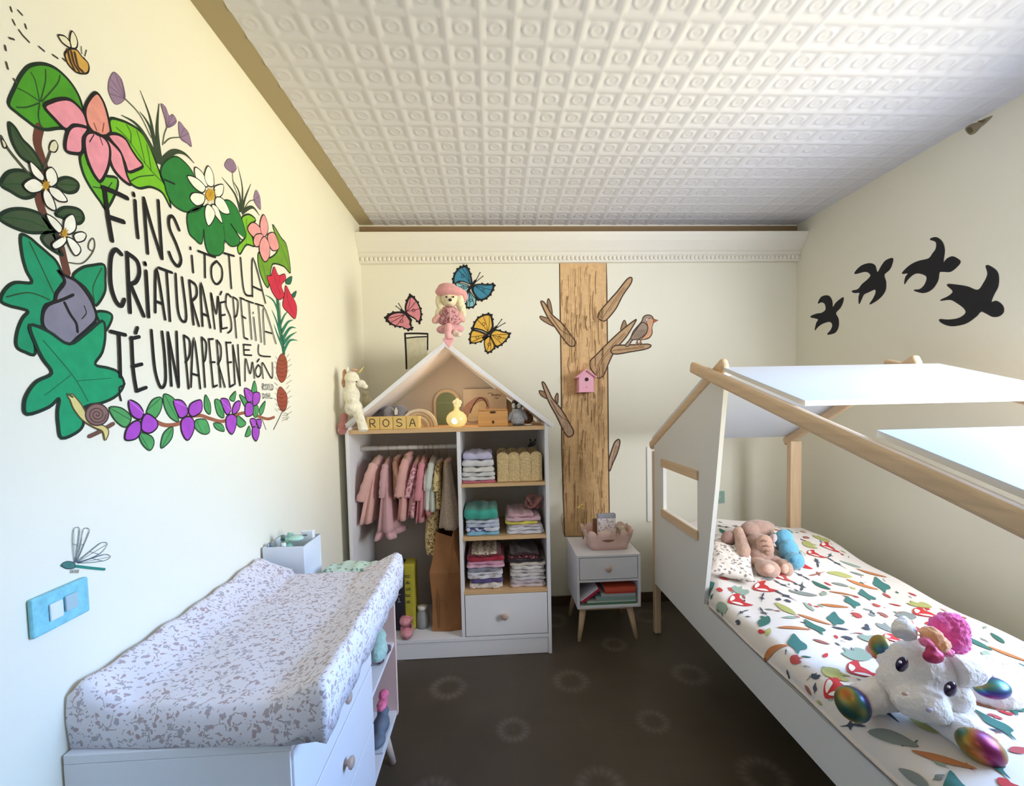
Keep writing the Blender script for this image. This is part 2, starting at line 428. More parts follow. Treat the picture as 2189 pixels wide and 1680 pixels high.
for wl, pts, col, ly, veins in leafs:
    paint('leaf', wl, [('p', pts, col, .011, (16, 40, 18))]+[('l', v, (34, 74, 26), .0045) for v in veins], root, ly)
paint('bud', B, [('p', [(395, 315), (440, 350), (520, 390), (590, 470), (640, 560), (660, 650), (600, 720), (530, 780), (470, 830), (400, 790), (300, 710), (290, 620), (320, 560), (370, 530), (390, 470), (430, 420), (440, 380)], (132, 126, 140), .012),
    ('l', [(310, 555), (420, 520), (500, 485)], INK, .011), ('l', [(440, 540), (480, 620), (520, 680), (530, 740)], INK, .011), ('l', [(575, 560), (590, 610), (560, 650)], INK, .004)], root, 1)
paint('leaf', B, [('p', [(200, 695), (330, 740), (470, 825), (590, 750), (700, 665), (720, 760), (700, 880), (650, 965), (740, 990), (810, 1020), (850, 1100), (800, 1180), (700, 1230), (600, 1250), (550, 1290), (570, 1370), (530, 1430), (420, 1475), (395, 1380), (390, 1290), (400, 1200), (330, 1260), (180, 1310), (160, 1230), (190, 1150), (250, 1080), (350, 1025), (290, 930), (240, 830)], (20, 152, 100), .012, (14, 44, 30)),
    ('l', [(290, 800), (500, 1050), (600, 1220)], (12, 90, 60), .004), ('l', [(480, 1040), (300, 1180)], (12, 100, 66), .003), ('l', [(520, 1080), (760, 1060)], (12, 100, 66), .003), ('l', [(810, 1020), (855, 1100), (815, 1130), (830, 1215)], INK, .008)], root, 2)
def flower(name, wl, petals, col, ly, ow=.009, centre=None, extra=[], cols=None):
    it = [('p', p, cols[i] if cols else col, ow) for i, p in enumerate(petals)]
    if centre:
        cx_, cy_, r = centre
        it.append(('p', [(cx_+r*math.cos(t*PI/4), cy_+r*1.4*math.sin(t*PI/4)) for t in range(8)], YE, 0))
        it += [('l', [(cx_, cy_), (cx_+r*1.5*math.cos(t*PI/5), cy_+r*2*math.sin(t*PI/5))], (190, 140, 40), .003) for t in range(10)]
    return paint(name, wl, it+list(extra), root, ly)
flower('pink_lily', A, [[(300, 735), (350, 700), (420, 682), (480, 690), (540, 740), (580, 800), (600, 880), (560, 870), (500, 865), (450, 895), (370, 820)],
    [(580, 770), (600, 700), (655, 640), (700, 690), (730, 770), (750, 860), (755, 920), (710, 940), (650, 920), (600, 860)],
    [(470, 890), (520, 865), (600, 885), (590, 920), (565, 960), (560, 1050), (510, 1060), (450, 1040), (445, 970)],
    [(740, 930), (800, 925), (860, 960), (900, 1030), (940, 1090), (980, 1145), (930, 1175), (880, 1185), (855, 1120), (820, 1040), (770, 980)],
    [(720, 950), (780, 1000), (830, 1060), (850, 1130), (870, 1210), (895, 1275), (840, 1240), (780, 1170), (750, 1090), (745, 1020)],
    [(575, 960), (600, 915), (660, 920), (720, 960), (750, 1020), (750, 1100), (730, 1180), (690, 1250), (660, 1230), (620, 1160), (585, 1060)]],
    PK, 2, .012, None, [('l', [(600, 880), (660, 925), (740, 950)], INK, .012), ('l', [(640, 930), (610, 980)], INK, .004), ('l', [(680, 940), (700, 1000)], INK, .004), ('l', [(660, 900), (640, 850)], (150, 70, 60), .004), ('l', [(700, 910), (710, 850)], (150, 70, 60), .004)], [PK, SA, PK, PK, PK, PK])
flower('white_blossom', A, [[(280, 1250), (215, 1200), (195, 1115), (250, 1160), (295, 1220)], [(310, 1240), (305, 1180), (345, 1155), (380, 1200), (385, 1260), (340, 1290)], [(330, 1290), (400, 1310), (455, 1385), (400, 1390), (340, 1340)], [(300, 1300), (345, 1350), (375, 1430), (365, 1455), (310, 1420), (285, 1350)], [(290, 1280), (220, 1230), (150, 1275), (200, 1330), (270, 1320)]], WH, 3, .005, (305, 1280, 20))
flower('white_blossom', A, [[(310, 1480), (370, 1510), (420, 1570), (400, 1610), (340, 1550)], [(430, 1580), (440, 1510), (490, 1480), (515, 1530), (510, 1590), (460, 1620)], [(500, 1620), (550, 1600), (585, 1620), (570, 1660), (520, 1670)], [(450, 1640), (490, 1650), (540, 1700), (545, 1740), (510, 1765), (470, 1705)], [(430, 1630), (350, 1680), (370, 1720), (420, 1700), (450, 1660)]], WH, 3, .005, (435, 1610, 18))
paint('blossom_bud', A, [('l', [(300, 1165), (330, 1080), (345, 1040)], (70, 70, 50), .008), ('p', [(335, 1035), (345, 985), (375, 970), (395, 1010), (375, 1050)], (222, 214, 180), .004)], root, 1)
paint('blossom_bud', A, [('l', [(2, 940), (60, 1040), (190, 1195)], (74, 78, 56), .009), ('p', [(2, 960), (25, 975), (40, 1010), (20, 1020)], (222, 214, 180), .004)], root, 1)
paint('tendril', B, [('l', [(470, 262), (560, 268), (620, 215), (650, 150), (640, 95), (612, 120), (608, 165), (640, 185)], (90, 84, 70), .005)], root, 1)
def tuft(blades, stems, fls, ly):
    paint('grass_tuft', A, [('t', p, (52, 68, 44), w) for p, w in blades]+[('l', p, (80, 90, 64), .005) for p in stems], root, ly)
    for f_ in fls: paint('lilac_bloom', A, [('p', f_, (150, 124, 150), .003, (120, 96, 120))]+[('l', [f_[0], f_[k]], (112, 88, 116), .003) for k in range(2, len(f_))], root, ly)
tuft([([(1100, 1135), (1060, 950), (1030, 800), (965, 625)], .030), ([(1095, 1120), (1000, 940), (930, 850), (835, 795)], .034), ([(1100, 1100), (1082, 900), (1095, 715)], .036), ([(1110, 1130), (1190, 1050), (1270, 1060), (1337, 1125)], .038), ([(1080, 1060), (1040, 900), (1000, 820), (960, 770)], .022)],
     [[(1120, 1000), (1130, 930), (1150, 875)], [(1130, 990), (1170, 955), (1240, 948)], [(1040, 950), (960, 790), (858, 680)]],
     [[(858, 682), (795, 720), (750, 645), (745, 590), (755, 540), (785, 498), (830, 540), (850, 600)], [(1150, 880), (1140, 820), (1108, 720), (1140, 740), (1165, 800), (1190, 790), (1215, 830), (1200, 860)], [(1240, 950), (1232, 840), (1270, 880), (1300, 920), (1320, 1010), (1290, 990)]], 1)
tuft([([(1660, 1465), (1620, 1340), (1530, 1225)], .030), ([(1665, 1460), (1672, 1300), (1640, 1145)], .022), ([(1670, 1460), (1690, 1370), (1730, 1270)], .026), ([(1665, 1465), (1740, 1430), (1790, 1488)], .034), ([(1660, 1450), (1650, 1330), (1600, 1240)], .024)],
     [[(1640, 1350), (1610, 1270), (1602, 1190)], [(1690, 1430), (1720, 1390), (1755, 1380)]],
     [[(1602, 1192), (1550, 1150), (1560, 1110), (1582, 1095), (1610, 1110), (1630, 1160)], [(1750, 1382), (1765, 1312), (1790, 1350), (1797, 1400), (1795, 1448)]], 1)
LP = (36, 124, 52)
paint('lily_pad', A, [('p', [(1105, 1190), (1130, 1120), (1200, 1080), (1260, 1110), (1320, 1180), (1345, 1250), (1400, 1350), (1380, 1440), (1290, 1465), (1200, 1420), (1150, 1340), (1130, 1260)], LP, .008, (12, 60, 24)), ('l', [(1130, 1240), (1200, 1270)], (10, 40, 20), .010)], root, 2)
paint('lily_pad', A, [('p', [(1290, 1480), (1350, 1430), (1450, 1420), (1560, 1380), (1620, 1420), (1660, 1500), (1690, 1600), (1688, 1645), (1660, 1650), (1600, 1560), (1590, 1550), (1650, 1640), (1640, 1690), (1590, 1700), (1545, 1660), (1540, 1730), (1500, 1765), (1440, 1750), (1412, 1680), (1402, 1580), (1388, 1682), (1340, 1650), (1300, 1600)], LP, .008, (12, 60, 24)), ('l', [(1540, 1560), (1550, 1680)], (16, 70, 30), .006)], root, 2)
flower('water_lily', A, [[(1415, 1290), (1350, 1235), (1340, 1155), (1390, 1190), (1425, 1270)], [(1430, 1280), (1405, 1215), (1430, 1145), (1465, 1200), (1470, 1280)], [(1475, 1320), (1480, 1285), (1535, 1275), (1530, 1340), (1490, 1365)], [(1490, 1360), (1540, 1380), (1580, 1470), (1530, 1470), (1480, 1410)], [(1460, 1410), (1500, 1440), (1530, 1540), (1490, 1500), (1460, 1450)], [(1430, 1410), (1470, 1450), (1475, 1500), (1435, 1560), (1410, 1500), (1410, 1440)], [(1400, 1400), (1350, 1420), (1305, 1370), (1330, 1330), (1400, 1345)], [(1390, 1330), (1330, 1290), (1285, 1215), (1350, 1230), (1410, 1290)]], (250, 246, 228), 3, .006, (1445, 1345, 30))
flower('pink_blossom', A, [[(1705, 1580), (1740, 1535), (1790, 1570), (1805, 1630), (1750, 1640)], [(1790, 1550), (1815, 1480), (1845, 1550), (1840, 1610), (1810, 1640)], [(1745, 1670), (1760, 1620), (1810, 1620), (1800, 1680), (1765, 1705)], [(1845, 1620), (1890, 1610), (1922, 1710), (1880, 1730), (1850, 1680)], [(1800, 1650), (1825, 1635), (1855, 1690), (1855, 1770), (1825, 1808), (1795, 1760), (1785, 1700)]], (238, 160, 160), 3, .007)
RD = (206, 44, 70)
flower('red_bloom', B, [[(1840, 355), (1870, 350), (1890, 290), (1920, 350), (1962, 340), (1970, 380), (1940, 420), (1960, 490), (1920, 520), (1880, 470), (1860, 420)]], RD, 2, .005, None, [('l', [(1885, 330), (1900, 400), (1935, 480)], (110, 20, 36), .005), ('l', [(1930, 360), (1915, 420)], (110, 20, 36), .004)])
flower('red_bloom', B, [[(1970, 420), (2000, 470), (2045, 560), (2035, 650), (1990, 610), (1950, 560), (1962, 480)]], RD, 2, .005, None, [('l', [(1975, 450), (1990, 540), (2025, 620)], (110, 20, 36), .005)])
TL = (34, 104, 78)
paint('leaf', B, [('p', [(1970, 405), (1980, 375), (2015, 358), (2003, 410)], TL, .004)], root, 1)
paint('leaf', B, [('p', [(2008, 490), (2045, 458), (2032, 503)], TL, .004)], root, 1)
paint('spiky_plant', B, [('l', [(1915, 520), (1930, 700), (1958, 885)], TL, .040)]+[('t', p, (38, 122, 92), w) for p, w in [
    ([(1930, 640), (1890, 530), (1830, 485)], .030), ([(1935, 760), (1905, 660), (1875, 590)], .030), ([(1945, 830), (1915, 760), (1890, 690)], .030), ([(1945, 740), (1985, 675), (2022, 658)], .034),
    ([(1950, 790), (2000, 715), (2042, 714)], .036), ([(1955, 820), (2000, 770), (2046, 742)], .034), ([(1958, 870), (2000, 800), (2052, 800)], .034), ([(1930, 700), (1960, 630), (1985, 600)], .026)]]
    +[('l', [(1930, 540), (1940, 700), (1960, 860)], (16, 60, 46), .005)], root, 1)
for pts in ([(1950, 890), (1980, 950), (1975, 1050), (1940, 1090), (1910, 1030), (1915, 940)], [(1935, 1120), (1980, 1180), (1975, 1265), (1950, 1290), (1918, 1240), (1913, 1165)]):
    y0 = pts[0][1]
    paint('pine_cone', B, [('p', pts, (158, 74, 52), .005, (90, 40, 28))]+[('l', [(1918, y0+40+i*28), (1945, y0+52+i*28), (1972, y0+36+i*28)], (104, 48, 34), .004) for i in range(5)], root, 1)
paint('pine_needles', B, [('l', [(1950, 1285), (1925, 1340), (1888, 1415)], (80, 62, 50), .008)]+[('l', [(x, y), (x+dx, y+dy)], (120, 108, 88), .0028) for x, y, dx, dy in
    [(1975, 920+i*36, 20+i % 3*9, -26) for i in range(13)]+[(1915, 930+i*36, -14-i % 3*5, -20) for i in range(11)]+[(1945, 1300+i*18, 40, 6-i*8) for i in range(4)]], root, 0)
GL = (78, 156, 88)
paint('vine', B, [('l', [(1065, 1355), (1140, 1385), (1230, 1375), (1300, 1330), (1380, 1318), (1450, 1340), (1540, 1358), (1640, 1310), (1720, 1300), (1800, 1330), (1850, 1342), (1892, 1330)], (156, 92, 66), .020), ('l', [(1810, 1345), (1835, 1415)], (110, 80, 60), .006)], root, 0)
for p, v in [([(750, 1265), (830, 1265), (890, 1310), (900, 1350), (860, 1400), (790, 1350)], 3), ([(1010, 1285), (1050, 1210), (1110, 1195), (1110, 1270), (1070, 1335), (1020, 1310)], 2), ([(960, 1440), (1040, 1460), (1060, 1510), (1030, 1560), (975, 1510)], 3),
          ([(1130, 1170), (1200, 1205), (1212, 1280), (1230, 1360), (1170, 1330), (1130, 1250)], 3), ([(1190, 1400), (1180, 1480), (1110, 1545), (1118, 1460), (1150, 1415)], 2), ([(1350, 1350), (1420, 1350), (1445, 1430), (1400, 1447), (1345, 1405)], 3),
          ([(1415, 1175), (1450, 1240), (1447, 1310), (1410, 1270)], 2), ([(1480, 1212), (1522, 1225), (1545, 1330), (1500, 1310)], 2), ([(1475, 1370), (1530, 1380), (1545, 1428), (1490, 1410)], 2), ([(1582, 1200), (1625, 1150), (1615, 1218)], 1),
          ([(1640, 1320), (1697, 1370), (1660, 1400), (1630, 1370)], 1), ([(1755, 1078), (1772, 1150), (1750, 1182), (1735, 1150)], 2), ([(1650, 1175), (1700, 1210), (1692, 1262)], 2), ([(1750, 1240), (1782, 1262), (1770, 1330), (1745, 1310)], 2),
          ([(1790, 1272), (1830, 1218), (1817, 1290), (1795, 1315)], 1), ([(1690, 1462), (1718, 1390), (1727, 1450)], 1)]:
    paint('leaf', B, [('p', p, GL, .006, (30, 60, 34)), ('l', [p[0], p[v]], (36, 84, 46), .003)], root, 1)
VI = (168, 72, 188)
for ps in ([[(885, 1215), (950, 1240), (985, 1300), (960, 1345), (900, 1310)], [(975, 1350), (1010, 1305), (1075, 1350), (1080, 1400), (1030, 1440), (975, 1420)], [(960, 1360), (965, 1430), (930, 1480), (860, 1485), (870, 1410), (920, 1360)]],
           [[(1195, 1215), (1250, 1215), (1285, 1260), (1290, 1310), (1240, 1335), (1205, 1270)], [(1300, 1300), (1310, 1240), (1370, 1210), (1390, 1230), (1385, 1290), (1330, 1325)], [(1250, 1350), (1300, 1325), (1335, 1360), (1330, 1430), (1290, 1490), (1250, 1430)]],
           [[(1520, 1210), (1570, 1210), (1590, 1280), (1560, 1310)], [(1600, 1280), (1620, 1230), (1655, 1220), (1645, 1280), (1610, 1310)], [(1560, 1330), (1600, 1310), (1630, 1340), (1620, 1410), (1595, 1448), (1560, 1400)]],
           [[(1685, 1130), (1740, 1160), (1735, 1220), (1700, 1215)], [(1745, 1165), (1790, 1165), (1785, 1225), (1745, 1250)], [(1695, 1235), (1740, 1240), (1740, 1310), (1692, 1320)]],
           [[(1725, 1345), (1760, 1345), (1765, 1400), (1740, 1400)], [(1765, 1350), (1802, 1350), (1790, 1410)], [(1742, 1400), (1782, 1405), (1785, 1450), (1765, 1495), (1740, 1460)]]):
    c_ = ps[0]; flower('violet_bloom', B, ps, VI, 2, .007, None, [('l', [ps[0][0], ps[0][2]], (200, 120, 215), .004)])
sp_ = [(660+r*.9*math.cos(a), 1312+r*.85*math.sin(a)) for a, r in [(t*PI/5, 70-t*2.6) for t in range(26)]]
paint('snail', B, [('l', [(612, 1462), (690, 1425), (775, 1375)], (110, 74, 60), .016), ('p', [(455, 1178), (475, 1215), (500, 1275), (560, 1350), (640, 1400), (700, 1430), (718, 1490), (742, 1430), (710, 1390), (640, 1370), (590, 1310), (550, 1240), (500, 1180), (485, 1170)], (222, 204, 130), .005, (90, 70, 40)),
    ('p', [(660+80*math.cos(t*PI/6), 1312+75*math.sin(t*PI/6)) for t in range(12)], (134, 100, 92), .006, (70, 48, 44)), ('l', sp_, (84, 58, 54), .005), ('l', [(490, 1190), (455, 1170)], (60, 90, 60), .008)], root, 3)
# lettering
def lw(wl, name, strokes, w):
    paint(name, wl, [('l', p, (10, 9, 11), (w_ if w_ else w)*.95) for p, w_ in strokes], root, 4)
LT = lambda *s: [(p, None) for p in s]
lw(A, 'lettering_line', LT([(712, 1298), (735, 1480), (765, 1660)], [(702, 1296), (780, 1325), (870, 1368)], [(735, 1495), (845, 1532)]), .021)
lw(A, 'lettering_line', LT([(925, 1385), (932, 1510), (945, 1640)], [(914, 1335), (916, 1350)], [(985, 1368), (998, 1560), (1012, 1748)], [(985, 1368), (1045, 1580), (1110, 1785)], [(1085, 1385), (1098, 1580), (1112, 1785)],
   [(1230, 1588), (1190, 1500), (1160, 1505), (1165, 1580), (1212, 1690), (1243, 1790), (1222, 1838), (1185, 1800), (1160, 1742)]), .017)
lw(B, 'lettering_line', LT([(1318, 215), (1328, 330)], [(1308, 158), (1309, 170)], [(1362, 182), (1430, 208), (1480, 225)], [(1407, 205), (1410, 365)], [(1490, 252), (1455, 290), (1458, 370), (1490, 412), (1525, 375), (1525, 300), (1490, 252)],
   [(1540, 197), (1610, 217)], [(1575, 215), (1592, 440)], [(1655, 228), (1680, 462), (1735, 492)], [(1738, 498), (1741, 230), (1828, 542)], [(1735, 425), (1800, 455)]), .013)
lw(B, 'lettering_line', LT([(830, 205), (790, 172), (757, 230), (755, 400), (788, 520), (828, 562), (850, 518)], [(870, 200), (880, 420), (890, 605)], [(868, 195), (938, 250), (955, 330), (930, 395), (880, 412)], [(898, 425), (985, 630)], [(1000, 322), (1018, 635)], [(992, 265), (994, 275)]), .019)
lw(B, 'lettering_line', LT([(1065, 605), (1072, 300), (1134, 655)], [(1068, 530), (1118, 548)], [(1088, 298), (1180, 332)], [(1143, 320), (1167, 665)], [(1205, 340), (1222, 590), (1255, 668), (1280, 630), (1250, 365)],
   [(1300, 390), (1330, 690)], [(1300, 385), (1345, 420), (1350, 490), (1315, 530)], [(1320, 540), (1367, 700)], [(1392, 700), (1380, 400), (1446, 712)], [(1388, 615), (1432, 632)]), .014)
lw(B, 'lettering_line', LT([(1478, 720), (1450, 468), (1487, 620), (1500, 492), (1520, 742)], [(1515, 542), (1525, 720)], [(1513, 540), (1548, 532)], [(1520, 628), (1548, 622)], [(1525, 720), (1562, 712)], [(1514, 484), (1524, 462)],
   [(1590, 500), (1560, 480), (1555, 560), (1585, 640), (1592, 720), (1568, 748)], [(1602, 500), (1627, 782)], [(1602, 500), (1636, 530), (1630, 620), (1612, 640)], [(1655, 508), (1680, 780)], [(1652, 505), (1682, 518)], [(1665, 630), (1690, 648)], [(1680, 780), (1705, 792)],
   [(1688, 522), (1742, 542)], [(1712, 535), (1732, 792)], [(1745, 640), (1762, 800)], [(1741, 606), (1742, 613)], [(1755, 545), (1812, 562)], [(1778, 560), (1798, 812)], [(1822, 828), (1815, 570), (1900, 822)], [(1825, 738), (1872, 752)]), .011)
lw(B, 'lettering_line', LT([(755, 738), (857, 762)], [(812, 760), (818, 900), (822, 1050)], [(900, 780), (912, 1000), (935, 1150)], [(895, 788), (952, 775)], [(905, 980), (970, 964)], [(935, 1150), (1000, 1125)], [(928, 748), (940, 712)]), .017)
lw(B, 'lettering_line', LT([(1038, 730), (1060, 980), (1090, 1100), (1116, 1125), (1137, 1070), (1130, 900), (1112, 740)], [(1152, 745), (1177, 1112)], [(1152, 745), (1226, 1122)], [(1212, 740), (1228, 1112)]), .015)
lw(B, 'lettering_line', LT([(1263, 770), (1296, 1132)], [(1262, 765), (1302, 800), (1302, 900), (1275, 950)], [(1312, 1122), (1332, 780), (1377, 1132)], [(1320, 1030), (1362, 1042)], [(1386, 780), (1410, 1122)], [(1385, 778), (1417, 820), (1412, 920), (1397, 950)],
   [(1435, 790), (1466, 1122)], [(1434, 792), (1464, 790)], [(1446, 950), (1476, 950)], [(1466, 1122), (1492, 1110)], [(1490, 800), (1516, 1122)], [(1490, 798), (1517, 840), (1517, 920), (1498, 960)], [(1500, 962), (1546, 1122)]), .012)
lw(B, 'lettering_line', LT([(1556, 812), (1582, 1122)], [(1555, 815), (1588, 815)], [(1565, 952), (1592, 950)], [(1582, 1120), (1608, 1106)], [(1602, 832), (1617, 1102)], [(1602, 832), (1652, 1112)], [(1637, 830), (1652, 1112)]), .012)
lw(B, 'lettering_line', LT([(1675, 828), (1727, 832)], [(1677, 830), (1681, 900)], [(1680, 865), (1716, 866)], [(1681, 900), (1732, 903)], [(1780, 830), (1786, 900), (1862, 912)],
   [(1687, 1080), (1690, 925), (1722, 1030), (1738, 948), (1752, 1062)], [(1778, 968), (1760, 1000), (1762, 1035), (1778, 1052), (1795, 1030), (1794, 990), (1778, 968)], [(1770, 948), (1784, 928)], [(1812, 1062), (1806, 952), (1872, 1062), (1876, 952)]), .011)
lw(B, 'lettering_line', LT([(1808, 1142), (1806, 1100), (1820, 1108), (1808, 1122), (1822, 1142)], [(1832, 1100), (1826, 1120), (1832, 1140), (1840, 1120), (1832, 1100)], [(1844, 1142), (1848, 1100), (1856, 1142)], [(1860, 1100), (1861, 1140), (1870, 1140)], [(1872, 1102), (1873, 1142), (1883, 1122), (1872, 1102)],
   [(1808, 1165), (1809, 1200), (1822, 1182), (1808, 1165)], [(1826, 1200), (1832, 1165), (1838, 1200)], [(1842, 1165), (1843, 1200)], [(1843, 1183), (1852, 1183)], [(1852, 1165), (1853, 1200)], [(1858, 1165), (1860, 1198), (1874, 1198)]), .005)
# bee and its dashed flight path
bee = thing('painted_bee', (XL, .8, 1.9), 'small yellow striped bee with a dashed flight trail painted above the wreath', 'wall painting')
paint('body', A, [('p', [(445, 365), (480, 337), (525, 345), (560, 390), (600, 430), (610, 470), (595, 505), (540, 505), (500, 480), (465, 440), (448, 400)], (206, 160, 76), .006)]
    +[('l', [(462+i*24, 345+i*10), (480+i*26, 420+i*18), (512+i*28, 488+i*4)], (70, 44, 20), .011) for i in range(3)]+[('l', [(575, 400), (590, 420)], INK, .005), ('l', [(560, 372), (555, 320)], INK, .003), ('l', [(580, 388), (592, 345)], INK, .003)], bee, 1)
paint('wing', A, [('p', [(480, 330), (430, 300), (402, 262), (398, 242), (440, 250), (475, 290)], (236, 228, 200), .005)], bee, 2)
paint('wing', A, [('p', [(487, 328), (475, 270), (487, 215), (512, 240), (528, 290), (520, 330)], (236, 228, 200), .005)], bee, 2)
paint('flight_trail', A, [('l', [a, b_], (66, 60, 50), .006) for a, b_ in [((70, 50), (78, 78)), ((122, 72), (150, 102)), ((85, 138), (100, 170)), ((170, 168), (178, 195)), ((128, 208), (152, 242)), ((150, 240), (198, 290)), ((266, 322), (302, 352)), ((360, 378), (395, 402)), ((60, 262), (92, 272)), ((30, 315), (36, 347)), ((38, 430), (50, 475)), ((90, 545), (108, 570)), ((430, 405), (448, 420))]], bee, 0)
# dragonfly and the mint switch plate below it
Lf = Wallp('X', XL, 1, 0, 1080, 2.4322)
dr = thing('painted_dragonfly', (XL, .86, 1.08), 'green dragonfly with wiry wings painted above the mint switch plate', 'wall painting')
paint('body', Lf, [('l', [(318, 312), (400, 318), (470, 326), (540, 333)], (40, 128, 110), .010), ('p', [(316, 312), (340, 292), (380, 298), (385, 325), (345, 330)], (70, 120, 112), .002)]+[('l', [(365+i*8, 335), (362+i*8, 352)], INK, .002) for i in range(6)], dr, 1)
for a in ([(385, 300), (372, 200), (378, 125), (408, 122), (400, 210)], [(390, 300), (415, 200), (428, 125), (460, 130), (430, 210)], [(395, 298), (460, 240), (520, 195), (553, 202), (510, 255)], [(400, 300), (470, 275), (540, 255), (570, 268), (530, 290)]):
    paint('wing', Lf, [('p', a, None, .0022, (70, 92, 104)), ('l', [a[0], a[2]], (70, 92, 104), .0015), ('l', [a[0], a[3]], (70, 92, 104), .0015), ('l', [a[1], a[4]], (70, 92, 104), .0015)], dr, 2)
# back wall paintings
C4 = Wallp('Y', YB, -1, 780, 540, 4.0); D4 = Wallp('Y', YB, -1, 1140, 540, 4.0)
def butterfly(lab, wings, body, ants, dcol, extra):
    r = thing('painted_butterfly', at(780+body[0][0]/4, 540+body[0][1]/4, 'Y', YB), lab, 'wall painting', 'butterflies painted on the back wall')
    for w_, col in wings:
        n = len(w_); cxm = sum(p[0] for p in w_)/n; cym = sum(p[1] for p in w_)/n
        inn = [(cxm+(p[0]-cxm)*.80, cym+(p[1]-cym)*.80) for p in w_]
        b0 = min(w_, key=lambda p: (p[0]-body[-1][0])**2+(p[1]-body[-1][1])**2)
        # scalloped black edge
        it = [('p', w_, (24, 20, 22), 0)]
        for i, p in enumerate(cr(w_, True, 3)):
            if i % 2 == 0 and math.hypot(p[0]-cxm, p[1]-cym) > 45 and math.hypot(p[0]-body[1][0], p[1]-body[1][1]) > 95:
                it.append(('p', [(p[0]+9*math.cos(t*PI/3), p[1]+9*math.sin(t*PI/3)) for t in range(6)], (24, 20, 22), 0))
        it.append(('p', inn, col, 0))
        far = sorted(inn, key=lambda p: -((p[0]-body[1][0])**2+(p[1]-body[1][1])**2))[:3]
        near = min(inn, key=lambda p: (p[0]-body[1][0])**2+(p[1]-body[1][1])**2)
        for q in far: it.append(('l', [near, ((near[0]+q[0])/2+6, (near[1]+q[1])/2), q], dcol, .004))
        it.append(('p', [(cxm+12*math.cos(t*PI/4), cym+12*math.sin(t*PI/4)) for t in range(8)], None, .004, dcol))
        paint('wing', C4, it, r, 1)
    paint('body', C4, [('l', body, (24, 20, 22), .016)]+[('l', a, (30, 24, 24), .004) for a in ants]+[('p', [(a[-1][0]+5*math.cos(t*PI/3), a[-1][1]+5*math.sin(t*PI/3)) for t in range(6)], (30, 24, 24), 0) for a in ants], r, 2)
butterfly('blue butterfly with dark scalloped edges painted highest on the back wall',
    [([(752, 270), (755, 200), (790, 140), (830, 115), (870, 112), (900, 160), (918, 230), (915, 278), (850, 255), (790, 250)], (62, 138, 168)), ([(770, 252), (850, 262), (905, 295), (880, 345), (830, 322), (785, 292)], (150, 200, 205)),
     ([(925, 278), (980, 265), (1050, 268), (1108, 268), (1100, 320), (1060, 380), (1000, 412), (955, 395), (912, 325)], (62, 138, 168)), ([(890, 320), (930, 370), (955, 400), (940, 460), (890, 476), (865, 460), (870, 380)], (140, 196, 204))],
    [(862, 358), (905, 295), (945, 242)], [[(948, 240), (968, 205), (985, 172)], [(952, 248), (985, 222), (1010, 202)]], (22, 60, 80), 0)
butterfly('pink butterfly with dark edges painted left of the plush doll',
    [([(345, 505), (345, 440), (385, 358), (440, 400), (480, 478), (487, 550), (468, 605), (430, 572), (375, 540)], (222, 140, 150)), ([(172, 555), (220, 515), (290, 502), (345, 515), (382, 560), (400, 590), (395, 620), (410, 650), (372, 665), (320, 640), (260, 632), (200, 600)], (222, 140, 150))],
    [(312, 492), (350, 525), (395, 578)], [[(322, 492), (305, 460), (290, 436)], [(315, 498), (290, 475), (266, 458)]], (90, 40, 48), 0)
butterfly('yellow butterfly with black scalloped edges painted lowest, right of the doll',
    [([(915, 645), (950, 570), (1010, 530), (1075, 522), (1095, 570), (1100, 640), (1062, 692), (1000, 668), (935, 652)], (232, 184, 76)), ([(925, 655), (1050, 698), (1030, 740), (970, 770), (902, 775), (895, 720)], (232, 184, 76)),
     ([(1110, 655), (1180, 672), (1243, 690), (1220, 740), (1170, 790), (1120, 810), (1088, 762), (1065, 700)], (232, 184, 76)), ([(1040, 722), (1068, 712), (1108, 790), (1118, 806), (1080, 850), (1040, 855), (1020, 800), (1020, 745)], (232, 184, 76))],
    [(1012, 730), (1060, 690), (1125, 636)], [[(1120, 640), (1150, 600), (1170, 572)], [(1125, 645), (1165, 620), (1198, 602)]], (110, 76, 20), 0)
paint('painted_chair', C4, [('P', [(345, 730), (535, 720), (538, 1000), (355, 990)], (214, 208, 180), 0), ('l', [(356, 992), (352, 860), (343, 692)], INK, .011), ('l', [(343, 692), (440, 691), (537, 694)], INK, .011), ('l', [(346, 732), (440, 722), (535, 718)], INK, .008), ('l', [(537, 694), (536, 830)], INK, .009)], None, 0,
    'painted outline of a chair back showing above the left wardrobe roof', 'wall painting')
tr = thing('painted_tree', (.6, YB, .45), 'tall brown tree trunk with stubby branches painted on the back wall', 'wall painting')
lines = []
rr = random.Random(3)
for i in range(230):
    x = 236+rr.random()*384; y = 100+rr.random()*2200; l = 60+rr.random()*240
    l = min(l, 2400-y)
    lines.append(('t' if rr.random() < .6 else 'l', [(x+3, y), (x+rr.uniform(-8, 8), y+l/2), (x+4+rr.uniform(-4, 4), y+l)], (142, 104, 64), rr.uniform(.0015, .0045)))
paint('trunk', D4, [('P', [(224, 86), (625, 86), (628, 300), (631, 560), (637, 1100), (642, 1680), (652, 2425), (268, 2425), (244, 1680), (238, 1000), (231, 560)], (224, 184, 132), .008, (92, 62, 36))]+lines, tr, 0)
BR = (196, 160, 118); BO = (78, 54, 38)
